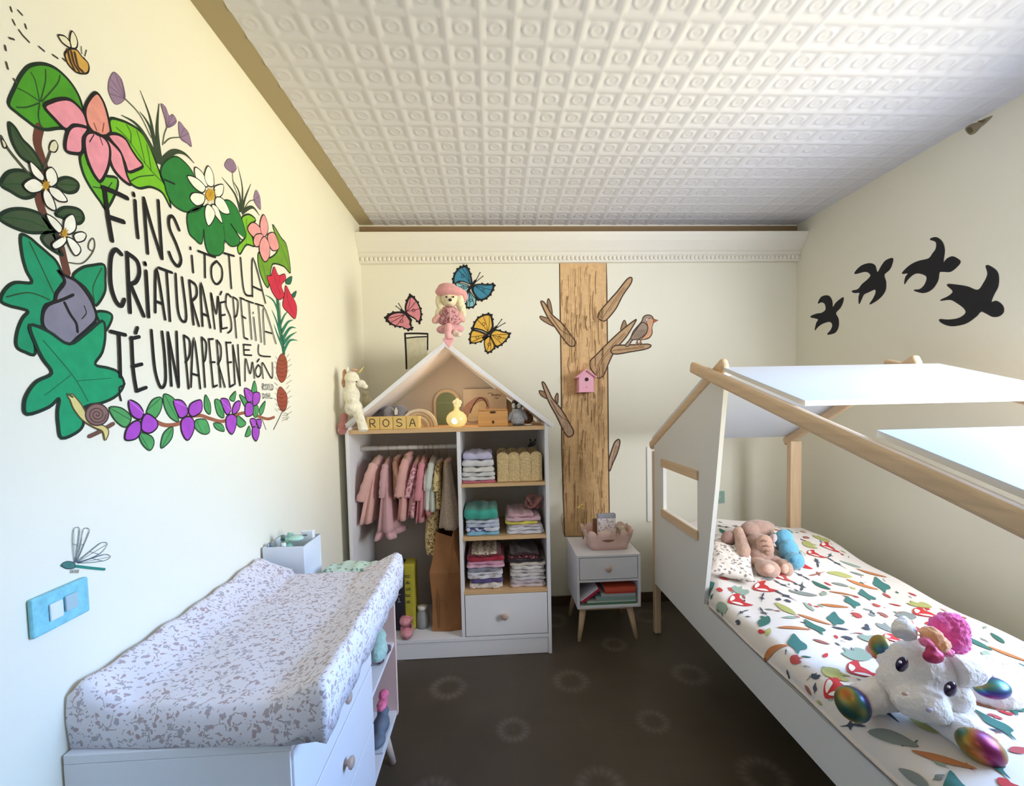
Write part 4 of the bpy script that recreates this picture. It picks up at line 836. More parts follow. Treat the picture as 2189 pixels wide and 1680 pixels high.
stack([('bright pink folded top at the bottom of the upper left stack', 989, 1061, .012, (226, 120, 148)),
       ('white folded top directly on the bright pink one', 988, 1060, .020, WF),
       ('white folded top, third from the bottom of the upper left stack', 989, 1061, .022, (224, 224, 226)),
       ('off-white folded top in the middle of the upper left stack', 992, 1059, .028, (236, 232, 228)),
       ('thick white folded jumper just below the lavender one', 990, 1058, .036, (230, 228, 232)),
       ('lavender folded jumper on top of the upper left stack', 993, 1055, .036, (206, 202, 234))], .9105, 'clothes folded on the upper shelf, left', 0)
stack([('sky blue folded shirt under the striped ones on the middle shelf', 997, 1066, .021, (140, 196, 226)),
       ('white and navy patterned folded shirt on the sky blue one', 995, 1068, .020, (0, 0, 0), cloth_mat((222, 228, 240), 'leopard', (84, 92, 140), 26)),
       ('pale blue striped folded shirt just under the teal one', 996, 1067, .022, (196, 206, 226)),
       ('pale blue-grey folded shirt touching the teal jumper', 995, 1066, .016, (206, 212, 228)),
       ('thick teal folded jumper on top of the middle left stack', 992, 1064, .056, (64, 168, 152))], .6325, 'clothes folded on the middle shelf, left', 0)
stack([('white folded top at the bottom of the middle right stack', 1083, 1163, .020, (228, 226, 234)),
       ('white folded top second from the bottom of the middle right stack', 1086, 1160, .018, (236, 232, 236)),
       ('pale lilac folded top under the yellow one', 1090, 1158, .012, (226, 210, 222)),
       ('yellow folded top in the middle right stack', 1080, 1150, .016, (232, 220, 96)),
       ('pale pink folded top above the yellow one', 1082, 1156, .022, (226, 186, 198)),
       ('rosy pink folded top crowning the middle right stack', 1086, 1140, .018, (222, 176, 188))], .6325, 'clothes folded on the middle shelf, right', 0)
t = thing('crocheted_scarf', (.22, 2.45, .74), 'bunched dusty rose net scarf at the back of the middle shelf', 'scarf')
mb_ = MB(); rg = random.Random(5); xs_ = at(1140, 1080, 'Y', 2.36).x
pts = [(xs_+.045*math.cos(i*1.3)*rg.uniform(.5, 1), 2.37+.03*math.sin(i*.9), .747+.035+.032*math.sin(i*1.7)) for i in range(26)]
mb_.tube(cr(pts, False, 4), .007, 8).build('knit', mat((178, 122, 118), .95, .2, 60, .6, 120), t, smooth=True)
stack([('cream folded pyjama with beige spots at the bottom of the lower left stack', 1000, 1071, .030, (0, 0, 0), cloth_mat((232, 222, 214), 'dots', (206, 180, 170), 40)),
       ('purple starry folded top in the lower left stack', 1003, 1072, .022, (92, 78, 132)),
       ('white folded top with beige print above the purple one', 996, 1070, .022, (0, 0, 0), cloth_mat((228, 224, 232), 'dots', (198, 186, 180), 34)),
       ('white folded vest under the grey top', 996, 1072, .014, (230, 226, 234)),
       ('steel grey folded top in the lower left stack', 997, 1060, .022, (142, 144, 158)),
       ('pale pink folded top above the grey one', 995, 1076, .016, (232, 186, 206)),
       ('rose pink folded top in the lower left stack', 997, 1074, .018, (226, 162, 190)),
       ('dark red folded top near the top of the lower left stack', 996, 1076, .022, (178, 40, 64)),
       ('maroon folded top under the printed one, lower shelf', 998, 1070, .012, (120, 28, 44)),
       ('beige printed folded top crowning the lower left stack', 1005, 1060, .014, (0, 0, 0), cloth_mat((222, 206, 186), 'dots', (70, 60, 56), 70))], .3485, 'clothes folded on the lower shelf, left', 0)
names_ = ['lowest', 'second from the bottom', 'third from the bottom', 'fourth from the bottom', 'fifth from the bottom', 'sixth from the bottom', 'highest white']
cols_ = [(230, 208, 206), (214, 200, 204), (226, 218, 220), (232, 224, 220), (222, 214, 212), (234, 228, 222), (228, 216, 204)]
it_ = [('%s of the white folded vests in the lower right stack' % names_[i] if i not in (1, 2, 3, 4, 5) else 'white folded vest, %s in the lower right stack' % names_[i], 1088+(i % 3)*2, 1164-(i % 2)*3, .0185, cols_[i]) for i in range(7)]
it_ += [('black folded cardigan on the white vests, lower right', 1084, 1160, .020, (52, 38, 44)), ('wine red folded top above the black cardigan', 1086, 1150, .014, (0, 0, 0), cloth_mat((96, 38, 48), 'dots', (214, 150, 156), 60)), ('nearly black folded top crowning the lower right stack', 1088, 1150, .018, (60, 30, 38))]
stack(it_, .3485, 'clothes folded on the lower shelf, right', 0)
# scalloped straw basket on the upper shelf with a dark soft toy inside
t = thing('scalloped_basket', (.2, 2.36, .9105), 'straw coloured basket with a scalloped rim on the upper shelf', 'basket')
a0 = at(1062, 1016, 'Y', 2.28); a1 = at(1160, 1016, 'Y', 2.28); zt_ = at(1110, 966, 'Y', 2.28).z
STR = mat((222, 196, 148), .9, .25, 120, .9, 220)
x0, x1 = a0.x+.003, a1.x-.002; wlobe = (x1-x0)/4; b_ = MB()
for (ya, yb_) in ((2.283, 2.297), (2.50, 2.512)):
    for i in range(4):
        c_ = x0+wlobe*(i+.5); r_ = wlobe/2
        poly = [(c_-r_, .912), (c_+r_, .912)]+[(c_+r_*math.cos(PI*k/10), zt_-r_*.75+r_*.75*math.sin(PI*k/10)) for k in range(11)]
        b_.prism(poly, lambda u, w, d: Vector((u, d-(.004*math.cos((u-c_)/r_*PI/2) if d < 2.29 else 0), w)), ya, yb_)
b_.box(x0, x0+.008, 2.297, 2.50, .912, zt_-wlobe*.35); b_.box(x1-.008, x1, 2.297, 2.50, .912, zt_-wlobe*.35)
for i in range(4): b_.tube([(x0+wlobe*(i+.5), 2.284, .914), (x0+wlobe*(i+.5), 2.281, (.914+zt_-.02)/2), (x0+wlobe*(i+.5), 2.284, zt_-.02)], wlobe*.46, 14, flat=.18, up=(1, 0, 0))
b_.box(x0, x1, 2.297, 2.50, .9115, .918)
b_.build('woven_body', STR, t, smooth=False)
t = thing('plush_deer', (.22, 2.4, .97), 'small dark brown plush animal looking out of the straw basket', 'soft toy')
xs_ = at(1138, 950, 'Y', 2.38)
plush('body', [((xs_.x-.004, 2.39, .975), (.03, .03, .06)), ((xs_.x-.06, 2.40, .985), (.05, .04, .022))], fur((70, 52, 44)), t, .005, .003)
plush('head', [((xs_.x, 2.38, xs_.z+.004), (.020, .018, .016)), ((xs_.x-.018, 2.372, xs_.z-.006), (.013, .010, .009))], fur((34, 28, 24)), t, .004, .002)
for d_ in (-.010, .016): plush('ear', [((xs_.x+d_, 2.385, xs_.z+.022), (.006, .004, .013), Matrix.Rotation(d_*30, 3, 'Y'))], fur((34, 28, 24)), t, .003, .001)

# ---- things on the wardrobe floor
ZB = .1065
t = thing('paper_bag', (-.27, 2.45, ZB), 'tall brown paper bag standing against the wardrobe divider', 'bag')
xa = at(925, 1345, 'Y', 2.34).x; 
KR = mat((158, 108, 66), .7, .12, 8, .5, 14)
zb_ = MB(); lv = [(ZB+.0005, 0), (ZB+.16, .004), (ZB+.32, -.006), (ZB+.44, .012), (ZB+.53, .02)]
vs = []; fs = []
for i, (z, d_) in enumerate(lv):
    xl = xa+d_+(.0 if i < 3 else .01); xr_ = WXM-TK/2-.004
    for (X, Y) in ((xl, 2.33+d_), ((xl+xr_)/2+.02, 2.322+d_*1.4), (xr_-.03*(i > 2), 2.335+d_), (xr_-.002, 2.42), (xr_-.004, 2.52), (xl, 2.52), (xl+.012-.02*(i > 2), 2.42)): vs.append((X, Y, z+(.025*math.sin(len(vs)*1.9) if i == 4 else 0)))
for i in range(4):
    for k in range(7): fs.append((i*7+k, i*7+(k+1) % 7, (i+1)*7+(k+1) % 7, (i+1)*7+k))
fs.append(tuple(range(7))[::-1])
o = MB().add(vs, fs).build('paper_body', KR, t)
s_o = o.modifiers.new('solid', 'SOLIDIFY'); s_o.thickness = .003
MB().add([(xa+.03, 2.328, ZB+.02), (xa+.034, 2.324, ZB+.30), (xa+.042, 2.328, ZB+.30), (xa+.038, 2.326, ZB+.02)], [(0, 1, 2, 3)]).build('crease', mat((136, 92, 56), .8), t)
t = thing('toy_bag', (-.5, 2.42, ZB), 'black and yellow printed bag standing on the wardrobe floor', 'bag')
xb0 = at(846, 1300, 'Y', 2.34).x; xb1 = at(885, 1300, 'Y', 2.34).x; ztb = at(860, 1208, 'Y', 2.34).z
mb_ = MB().box(xb0-.10, xb0+.052, 2.345, 2.47, ZB, ztb-.006); mb_.build('black_side', mat((34, 34, 44), .5), t, bevel=.02)
mb_ = MB().box(xb0+.040, xb1+.004, 2.352, 2.46, ZB, ztb); mb_.build('yellow_panel', mat((178, 168, 54), .55, .08, 20), t, bevel=.012)
g = MB(); wl = Wallp('Y', 2.3515, -1)
for i, z in enumerate((.40, .365, .33, .295, .26)):
    xc_ = xb0+.064
    ribbon(g, wl, [(xc_-.010, z), (xc_+.012, z)], .004, .0008, 0)
    ribbon(g, wl, [(xc_-.010, z+.009), (xc_+.012, z+.009)], .003, .0010, 0); ribbon(g, wl, [(xc_-.010+.011*(i % 3), z), (xc_-.010+.011*(i % 3), z+.012)], .003, .0012, 0)
g.build('printing', mat((40, 40, 40), .6), t, orient=False)
g = MB(); wl = Wallp('Y', 2.3445, -1)
for i, z in enumerate((.39, .35, .31, .27)):
    ribbon(g, wl, [(xb0+.010, z), (xb0+.026, z)], .0035, .0008, 0); ribbon(g, wl, [(xb0+.012+.006*(i % 2), z), (xb0+.012+.006*(i % 2), z+.022)], .0035, .0010, 0)
g.build('printing', mat((170, 172, 186), .6), t, orient=False, label='pale grey printing')
# little white vase-like bottle and its wire stand
t = thing('glass_jar', (-.40, 2.40, ZB), 'clear jar with a white lid between the toy bag and the paper bag', 'jar')
xj_ = at(903, 1310, 'Y', 2.38).x
MB().lathe([(.001, 0), (.030, 0), (.034, .01), (.036, .05), (.032, .08), (.024, .095), (.022, .10), (.001, .10)], (xj_, 2.385, ZB+.0005), 24).build('glass', mat((196, 202, 204), .1, trans=.55), t, smooth=True)
MB().lathe([(.001, 0), (.026, 0), (.027, .018), (.001, .020)], (xj_, 2.385, ZB+.1006), 24).build('lid', mat((226, 224, 222), .4), t, smooth=True)
plush('stuffing', [((xj_, 2.385, ZB+.045), (.024, .024, .035))], mat((228, 226, 228), .8), t, .005, .002)
def slipper(label, px_, z0, ang, dy=0):
    c_ = at(px_, 1330, 'Y', 2.29+dy); t = thing('slipper', (c_.x, 2.31+dy, z0), label, 'shoe', 'pink slippers on the wardrobe floor')
    R = Matrix.Rotation(ang, 3, 'Z'); P = lambda x, y, z: Vector((c_.x, 2.31+dy, z0))+R@Vector((x, y, z))
    sol = MB().ell(P(0, .02, .008), (.030, .062, .008), M=R); sol.build('sole', mat((150, 96, 100), .7), t, smooth=True)
    up = MB().ell(P(0, -.008, .026), (.029, .036, .022), M=R); up.build('upper', fur((222, 150, 158)), t, smooth=True)
    MB().tube([P(-.026, .0, .030), P(-.012, -.012, .046), P(.012, -.012, .046), P(.026, .0, .030), P(.027, .05, .03), P(0, .078, .032), P(-.027, .05, .03), P(-.026, .0, .030)], .008, 8).build('cuff', fur((206, 124, 134)), t, smooth=True)
    plush('heel', [(P(0, .062, .020), (.024, .014, .018))], fur((190, 110, 120)), t, .004, .002)
slipper('pink slipper standing nearest the front of the wardrobe floor', 867, ZB+.0005, .15, -.025)
slipper('pink slipper propped up behind the front one on the wardrobe floor', 866, ZB+.040, -.2, .03)
# unicorn plush sitting on the left eave
t = thing('plush_unicorn', (-.75, 2.25, 1.15), 'cream plush unicorn with a pink tail sitting on the left eave of the wardrobe', 'soft toy')
P = lambda x, y, d=2.235: tuple(at(x, y, 'Y', d))
CRM = fur((240, 234, 214))
plush('body', [(P(752, 845), (.040, .040, .052)), (P(756, 872), (.044, .042, .042)), (P(752, 820), (.028, .028, .03))], CRM, t, tubes=[([P(762, 875, 2.22), P(772, 900, 2.19), P(778, 922, 2.175)], [.024, .022, .024]), ([P(757, 856, 2.2), P(750, 872, 2.19), P(742, 868, 2.19)], [.017, .015, .016])])
hd = plush('head', [(P(752, 808), (.036, .034, .034)), (P(772, 820), (.024, .024, .020)), (P(781, 826, 2.225), (.014, .018, .013))], CRM, t, .005, .003)
MB().ell(P(762, 816, 2.203), .0042).build('eye', mat((70, 80, 110), .2), hd, smooth=True)
plush('ear', [(P(743, 791), (.009, .008, .019))], CRM, hd, .004, .002)
MB().tube([P(766, 797), P(773, 790), P(778, 783)], [.006, .004, .001], 8).build('horn', mat((226, 196, 120), .4), hd, smooth=True)
plush('mane', [(P(737, 800, 2.25), (.012, .014, .028)), (P(734, 818, 2.255), (.010, .012, .028)), (P(757, 791, 2.24), (.02, .012, .008))], fur((206, 160, 130)), hd, .005, .004)
plush('tail', [(P(736, 893, 2.25), (.020, .016, .026)), (P(733, 912, 2.25), (.026, .018, .028)), (P(731, 922, 2.25), (.024, .016, .018))], fur((206, 138, 138)), t, .005, .006)
t = thing('plush_rabbit', (-.68, 2.5, 1.2), 'pale beige plush peeking out behind the unicorn on the roof', 'soft toy')
plush('body', [(P(785, 858, 2.52), (.028, .03, .034)), (P(783, 842, 2.52), (.020, .022, .020))], fur((206, 196, 164)), t, .006, .005)
# dressed puppy doll on the ridge
t = thing('plush_doll', (-.2, 2.25, 1.63), 'plush puppy doll in pink beret and leopard print vest sitting on the ridge', 'soft toy')
Q = lambda x, y, d=2.22: tuple(at(780+x/4, 540+y/4, 'Y', d))
CR2 = fur((240, 226, 190))
hd = plush('head', [(Q(725, 395), (.045, .040, .042)), (Q(728, 420, 2.185), (.020, .016, .016))], CR2, t, .005, .004)
plush('ear', [(Q(640, 420), (.022, .020, .042)), (Q(650, 480), (.018, .018, .026)), (Q(622, 520), (.014, .016, .022))], CR2, hd, .005, .006)
plush('ear', [(Q(812, 420), (.022, .020, .042)), (Q(830, 480), (.020, .018, .030)), (Q(842, 520), (.014, .016, .022))], CR2, hd, .005, .006)
MB().ell(Q(729, 404, 2.168), (.009, .006, .007)).build('nose', mat((40, 30, 28), .3), hd, smooth=True)
for x_ in (697, 757): MB().ell(Q(x_, 378, 2.178), .0048).build('eye', mat((40, 30, 26), .2), hd, smooth=True)
plush('beret', [(Q(725, 335, 2.215), (.074, .055, .028)), (Q(705, 300, 2.22), (.050, .045, .022)), (Q(850, 370, 2.24), (.018, .03, .03))], fur((226, 160, 160), .05), t, .006, .002)
vest = cloth_mat((214, 160, 164), 'leopard', (120, 50, 66), 90)
plush('vest', [(Q(725, 530), (.050, .038, .044)), (Q(725, 580), (.060, .042, .030))], vest, t, .005, .002)
MB().tube([Q(728, 475, 2.175), Q(730, 530, 2.172), Q(728, 590, 2.175)], .0035, 8).build('button_band', fur((226, 170, 172)), t, smooth=True)
plush('sleeve', [(Q(630, 560), (.022, .022, .026)), (Q(598, 580), (.016, .018, .018))], fur((236, 180, 172)), t, .005, .003)
plush('sleeve', [(Q(812, 545), (.022, .022, .028)), (Q(838, 575), (.014, .016, .014))], fur((236, 180, 172)), t, .005, .003)
plush('skirt', [(Q(725, 650), (.058, .040, .024)), (Q(660, 660), (.03, .03, .02)), (Q(800, 650), (.03, .03, .02))], fur((226, 166, 172)), t, .006, .004)
plush('leg', [(Q(715, 650, 2.19), (.020, .022, .03)), (Q(712, 700, 2.185), (.018, .018, .028))], fur((238, 178, 180)), t, .005, .002)
plush('leg', [(Q(775, 690, 2.19), (.018, .02, .018)), (Q(805, 700, 2.18), (.015, .018, .012))], fur((242, 216, 200)), t, .005, .002)
MB().prism([(-.030, .012), (-.012, .026), (0, .014), (.012, .026), (.030, .012), (0, -.034)], lambda u, w, d: Vector((Q(718, 760, 2.19)[0]+u, d, Q(718, 760, 2.19)[2]+w)), 2.178, 2.194).build('heart_tag', mat((244, 176, 184), .6), t, bevel=.004)
# ------------------------------------------------------------------ birdhouse on the painted trunk
t = thing('birdhouse', (.587, YB, 1.378), 'small pink wooden birdhouse fixed on the painted tree trunk', 'birdhouse')
PKB = mat((244, 178, 196), .5)
bx, bz = at(1254, 838, 'Y', 2.70).x, at(1254, 838, 'Y', 2.70).z
hz_, hw = .094, .046
MB().prism([(bx-hw, bz+.004), (bx+hw, bz+.004), (bx+hw, bz+hz_+.016), (bx, bz+.134), (bx-hw, bz+hz_+.016)], lambda u, w, d: Vector((u, d, w)), 2.702, YB-.003).build('body', PKB, t, bevel=.001)
for sx in (-1, 1):
    MB().prism([(bx, bz+.142), (bx+sx*.064, bz+.092), (bx+sx*.060, bz+.086), (bx, bz+.134)], lambda u, w, d: Vector((u, d, w)), 2.686, YB-.003).build('roof', PKB, t, bevel=.001)
MB().box(bx-hw-.006, bx+hw+.006, 2.690, YB-.003, bz-.001, bz+.005).build('base', PKB, t, bevel=.001)
MB().lathe([(.001, 0), (.0115, 0), (.0115, .003), (.001, .003)], (bx+.002, 2.7022, bz+.078), 20, 0, Matrix.Rotation(PI/2, 3, 'X')).build('entrance_hole', mat((50, 26, 30), .8), t, smooth=False)
MB().ell((bx, 2.701, bz+.030), (.003, .003, .003)).build('perch_hole', mat((150, 90, 100), .6), t)

# ------------------------------------------------------------------ bedside table
NX0, NX1, NY0, NY1, NZ0, NZ1 = .440, .792, 2.337, 2.662, .186, .484
t = thing('bedside_table', ((NX0+NX1)/2, 2.5, 0), 'white bedside table with a drawer, open shelf and splayed wooden legs', 'bedside table')
MB().box(NX0, NX1, NY0, NY1, NZ1-.014, NZ1).build('top', WHT, t, bevel=.002)
MB().box(NX0, NX1, NY0, NY1, NZ0, NZ0+.014).build('bottom_board', WHT, t, bevel=.002)
for x in (NX0, NX1-.013): MB().box(x, x+.013, NY0, NY1, NZ0+.0142, NZ1-.0142).build('side_panel', WHT, t)
MB().box(NX0+.0132, NX1-.0132, NY1-.008, NY1-.001, NZ0+.0142, NZ1-.0142).build('back_panel', WHT, t)
MB().box(NX0+.0132, NX1-.0132, NY0+.004, NY1-.009, .333, .345).build('shelf', WHT, t)
d_ = MB().box(NX0+.016, NX1-.016, NY0+.002, NY0+.018, .348, NZ1-.017).build('drawer', WHT, t, bevel=.0015)
MB().lathe([(0.001, 0), (.007, 0), (.007, .008), (.014, .013), (.015, .018), (.010, .022), (.001, .023)], (.612, NY0+.002, .408), 18, 0, Matrix.Rotation(PI/2, 3, 'X')).build('knob', kn, d_, smooth=True)
MB().box(NX0+.05, NX1-.05, NY0+.03, NY0+.05, NZ0-.022, NZ0-.0005).build('leg_rail', PINE, t, bevel=.002)
for fx, fy, tx_, ty_ in ((.449, 2.350, .482, 2.385), (.772, 2.350, .738, 2.385), (.449, 2.645, .482, 2.61), (.772, 2.645, .738, 2.61)):
    MB().tube([(fx, fy, 0), (tx_, ty_, NZ0-.0005)], [.011, .020], 18).build('leg', PINEZ, t, smooth=True)
# books in the shelf
def book(label, x0, x1, y0, y1, z0, z1, rgb, M=None, piv=None):
    t_ = thing('book', ((x0+x1)/2, (y0+y1)/2, z0), label, 'book', 'books in the bedside table shelf')
    def tr_(mb):
        if M: mb.v = [tuple(Vector(piv)+M@(Vector(p)-Vector(piv))) for p in mb.v]
        return mb
    tr_(MB().box(x0+.003, x1-.003, y0+.003, y1, z0+.002, z1-.002)).build('pages', mat((236, 230, 214), .8), t_)
    cv = MB().box(x0, x1, y0, y1, z0, z0+.0018).box(x0, x1, y0, y1, z1-.0018, z1).box(x0, x1, y0, y0+.0018, z0+.0019, z1-.0019)
    tr_(cv).build('cover', mat(rgb, .5), t_)
ZN = NZ0+.0145
book('dark green book lying at the bottom of the bedside shelf', .475, .772, 2.350, 2.60, ZN, ZN+.012, (88, 128, 104))
book('thin white book on the dark green one', .496, .770, 2.352, 2.60, ZN+.0122, ZN+.021, (206, 220, 208))
book('mint book in the middle of the bedside shelf pile', .545, .770, 2.350, 2.59, ZN+.0212, ZN+.044, (150, 176, 172))
book('pale grey book under the orange-red one', .575, .768, 2.352, 2.59, ZN+.0442, ZN+.060, (186, 196, 198))
book('red book just under the orange one', .600, .766, 2.350, 2.58, ZN+.0602, ZN+.072, (206, 70, 62))
book('thick orange-red book on top of the bedside shelf pile', .596, .768, 2.348, 2.58, ZN+.0722, ZN+.094, (222, 96, 74))
R_t = Matrix.Rotation(-.62, 3, 'Y')
book('crimson book leaning across the left of the bedside shelf', .476, .600, 2.349, 2.55, ZN+.013, ZN+.027, (196, 44, 84), R_t, (.476, 2.4, ZN+.005))
book('white book leaning on the crimson one', .476, .595, 2.350, 2.55, ZN+.0275, ZN+.038, (226, 220, 228), R_t, (.476, 2.4, ZN+.005))
book('navy book standing upright at the left end of the bedside shelf', .4565, .470, 2.42, 2.58, ZN, ZN+.110, (44, 50, 88))
# pink scalloped basket
t = thing('pink_basket', (.63, 2.5, NZ1), 'pale pink scalloped storage basket on the bedside table', 'basket')
BP = mat((234, 198, 184), .6, .03, 20)
cx_, cy_ = .642, 2.480
nper = 14; Nn = nper*12; zt0 = NZ1+.085
def rrect(a, hx, hy, e=.28):
    ca, sa = math.cos(a), math.sin(a)
    return cx_+hx*math.copysign(abs(ca)**e, ca), cy_+hy*math.copysign(abs(sa)**e, sa)
# perimeter points at equal arc length
ring_ = [rrect(2*PI*i/720, 1, 1) for i in range(720)]
per = [0]
for i in range(1, 721):
    a_, b2 = ring_[i % 720], ring_[i-1]; per.append(per[-1]+math.hypot((a_[0]-b2[0])*.135, (a_[1]-b2[1])*.09))
def onring(u):
    d_ = (u % 1)*per[-1]; i = int(np.searchsorted(per, d_)); i = max(1, min(720, i))
    return ring_[i % 720]
vs = []; fs = []
for k in range(Nn):
    u = k/Nn; q = onring(u+.018); qx, qy = q[0]-cx_, q[1]-cy_
    sc = abs(math.sin(PI*((u*nper) % 1)))**.6
    top = zt0+.030*sc
    for z, f_ in ((NZ1+.0008, .78), (NZ1+.03, .84), (zt0-.01, .97), (top, 1.03)):
        vs.append((cx_+qx*.135*f_, cy_+qy*.092*f_, z))
for k in range(Nn):
    for j in range(3): fs.append((k*4+j, ((k+1) % Nn)*4+j, ((k+1) % Nn)*4+j+1, k*4+j+1))
fs.append(tuple(k*4 for k in range(Nn))[::-1])
o = MB().add(vs, fs).build('tub', BP, t, smooth=True)
so = o.modifiers.new('solid', 'SOLIDIFY'); so.thickness = .0045; so.offset = -1
mb_ = MB(); mb_.prism([(cx_-.038+.076*i/8, NZ1+.060+.006*math.sin(PI*i/8)) for i in range(9)]+[(cx_+.038-.076*i/8, NZ1+.060-.010*math.sin(PI*i/8)) for i in range(1, 8)], lambda u, w, d: Vector((u-.012, d, w)), cy_-.0865, cy_-.0845)
mb_.build('handle_slot', mat((150, 104, 84), .8), t)
t = thing('notebook', (.63, 2.5, NZ1), 'pale patterned book with a grey top standing in the pink basket', 'book')
MB().box(.588, .690, 2.455, 2.485, NZ1+.005, NZ1+.168).build('cover', cloth_mat((240, 230, 226), 'dots', (190, 176, 184), 60), t, bevel=.002)
MB().box(.587, .691, 2.454, 2.486, NZ1+.1682, NZ1+.192).build('grey_band', cloth_mat((168, 168, 176), 'dots', (120, 120, 128), 160), t, bevel=.002)
t = thing('hair_brush', (.58, 2.53, NZ1), 'brown bristled brush sticking out of the pink basket', 'brush')
MB().box(.570, .604, 2.505, 2.525, NZ1+.005, NZ1+.155).build('back', mat((140, 100, 72), .6), t, bevel=.006)
t = thing('lace_cloth', (.73, 2.5, NZ1), 'crumpled cream lace cloth at the right end of the pink basket', 'cloth')
plush('lace', [((.735, 2.49, NZ1+.085), (.022, .03, .03)), ((.75, 2.50, NZ1+.10), (.014, .02, .022)), ((.72, 2.50, NZ1+.10), (.014, .02, .015))], mat((214, 200, 180), .9, .3, 90), t, .004, .010)
t = thing('dried_flower', (.53, 2.6, NZ1), 'little sprig of gold dried flowers behind the pink basket', 'flower')
xs_ = at(1240, 1083, 'Y', 2.62); mb_ = MB(); rg = random.Random(2)
for i in range(22):
    p = Vector(xs_)+Vector((rg.uniform(-.022, .022), rg.uniform(-.012, .012), rg.uniform(-.016, .016))); mb_.ell(p, rg.uniform(.003, .006), nu=8, nv=6)
mb_.build('petals', mat((222, 186, 110), .6, .2, 80), t, smooth=True)
MB().tube([(xs_.x+.015, 2.62, NZ1+.0008), (xs_.x+.012, 2.62, NZ1+.04), (xs_.x, 2.62, xs_.z)], .0025, 8).tube([(xs_.x+.018, 2.62, NZ1+.0008), (xs_.x+.02, 2.62, NZ1+.05), (xs_.x+.01, 2.62, xs_.z)], .002, 8).build('stems', mat((160, 140, 84), .7), t)

# ------------------------------------------------------------------ house-frame bed
BX0, BX1 = .89, 1.75
AY, AZ = 1.745, 1.425          # ridge
FY, FZ = 2.46, 1.062           # far eave
NY_, NZ_ = .47, 1.055          # near eave
bed = thing('house_bed', (1.3, 1.44, 0), 'white child bed with a pine house-shaped roof frame along the right wall', 'bed')
def ext(u, w, d): return Vector((d, u, w))
BW = mat((228, 226, 220), .5, .01, 3)
def beam(name, x0, p, q, h, over=(0, 0), w=.040, label=None, rnd=.012):
    p = Vector((0, *p)); q = Vector((0, *q)); d_ = (q-p).normalized(); nn = Vector((0, -d_.z, d_.y))
    p = p-d_*over[0]; q = q+d_*over[1]
    poly = [(v.y, v.z) for v in (p-nn*h/2, q-nn*h/2, q+nn*h/2, p+nn*h/2)]
    return MB().prism(poly, ext, x0, x0+w).build(name, PINEY, bed, bevel=rnd, seg=4, smooth=False)
beam('rafter', BX0-.034, (AY, AZ), (NY_, NZ_), .048, (.135, 0), .033)
beam('rafter', BX0, (AY, AZ), (FY, FZ), .050, (.085, .01), .034, rnd=.016)
beam('rafter', BX1-.034, (AY, AZ), (NY_, NZ_), .048, (.12, 0), .034)
beam('rafter', BX1-.075, (AY, AZ), (FY, FZ), .046, (.085, 0), .034)
for x in (BX0, BX1-.045):
    for y in (2.388, NY_-.04):
        MB().box(x if x < 1 else x-.03, x+.036, y, y+.036, 0.0, (1.035 if x < 1 else 1.072) if y > 1 else 1.03).build('post', PINEZ, bed, bevel=.005)
# front panel with the window opening, sloping edge and the long rail
outer = [(.47, .292), (2.384, .292), (2.384, 1.072), (AY+.01, AZ-.035), (1.640, 1.372), (1.815, .440), (.47, .440)]
wy0, wy1, wz0, wz1 = 1.872, 2.258, .745, .972
pieces = [[(.47, .292), (2.384, .292), (2.384, wz0), (1.7577, wz0), (1.815, .440), (.47, .440)],
          [(wy1, wz0), (2.384, wz0), (2.384, wz1), (wy1, wz1)],
          [(1.7577, wz0), (wy0, wz0), (wy0, wz1), (1.7151, wz1)],
          [(1.7151, wz1), (2.384, wz1), (2.384, 1.068), (AY+.004, AZ-.032), (1.650, 1.372)]]
mb_ = MB()
for pc in pieces: mb_.prism(pc, ext, BX0, BX0+.018)
mb_.build('front_panel', BW, bed)
MB().box(BX0-.010, BX0-.0005, wy0-.012, wy1+.014, wz1-.002, wz1+.040).build('window_trim', PINEY, bed, bevel=.002)
MB().box(BX0-.010, BX0-.0005, wy0-.012, wy1+.014, wz0-.040, wz0+.002).build('window_trim', PINEY, bed, bevel=.002)
MB().box(BX1-.018, BX1, NY_, 2.384, .292, .440).build('back_rail', BW, bed)
MB().box(BX0+.02, BX1-.02, 2.366, 2.384, .292, .560).build('head_board', BW, bed, bevel=.003)
MB().box(BX0+.02, BX1-.02, NY_, NY_+.018, .292, .440).build('foot_board', BW, bed)
MB().box(BX0+.02, BX1-.02, NY_+.02, 2.364, .300, .330).build('slatted_base', BW, bed)
def plank(y0, y1, y_a, z_a, y_b, z_b, name='roof_panel', off=.026):
    sl = (z_b-z_a)/(y_b-y_a)
    f_ = lambda y: z_a+(y-y_a)*sl+off
    return MB().prism([(y0, f_(y0)), (y1, f_(y1)), (y1, f_(y1)+.016), (y0, f_(y0)+.016)], ext, BX0+.008, BX1+.03).build(name, mat((214, 219, 228), .35), bed, bevel=.001)
plank(1.222, 1.672, NY_, NZ_, AY, AZ)
plank(.50, .985, NY_, NZ_, AY, AZ)
plank(1.80, 2.44, AY, AZ, FY, FZ, off=.022)

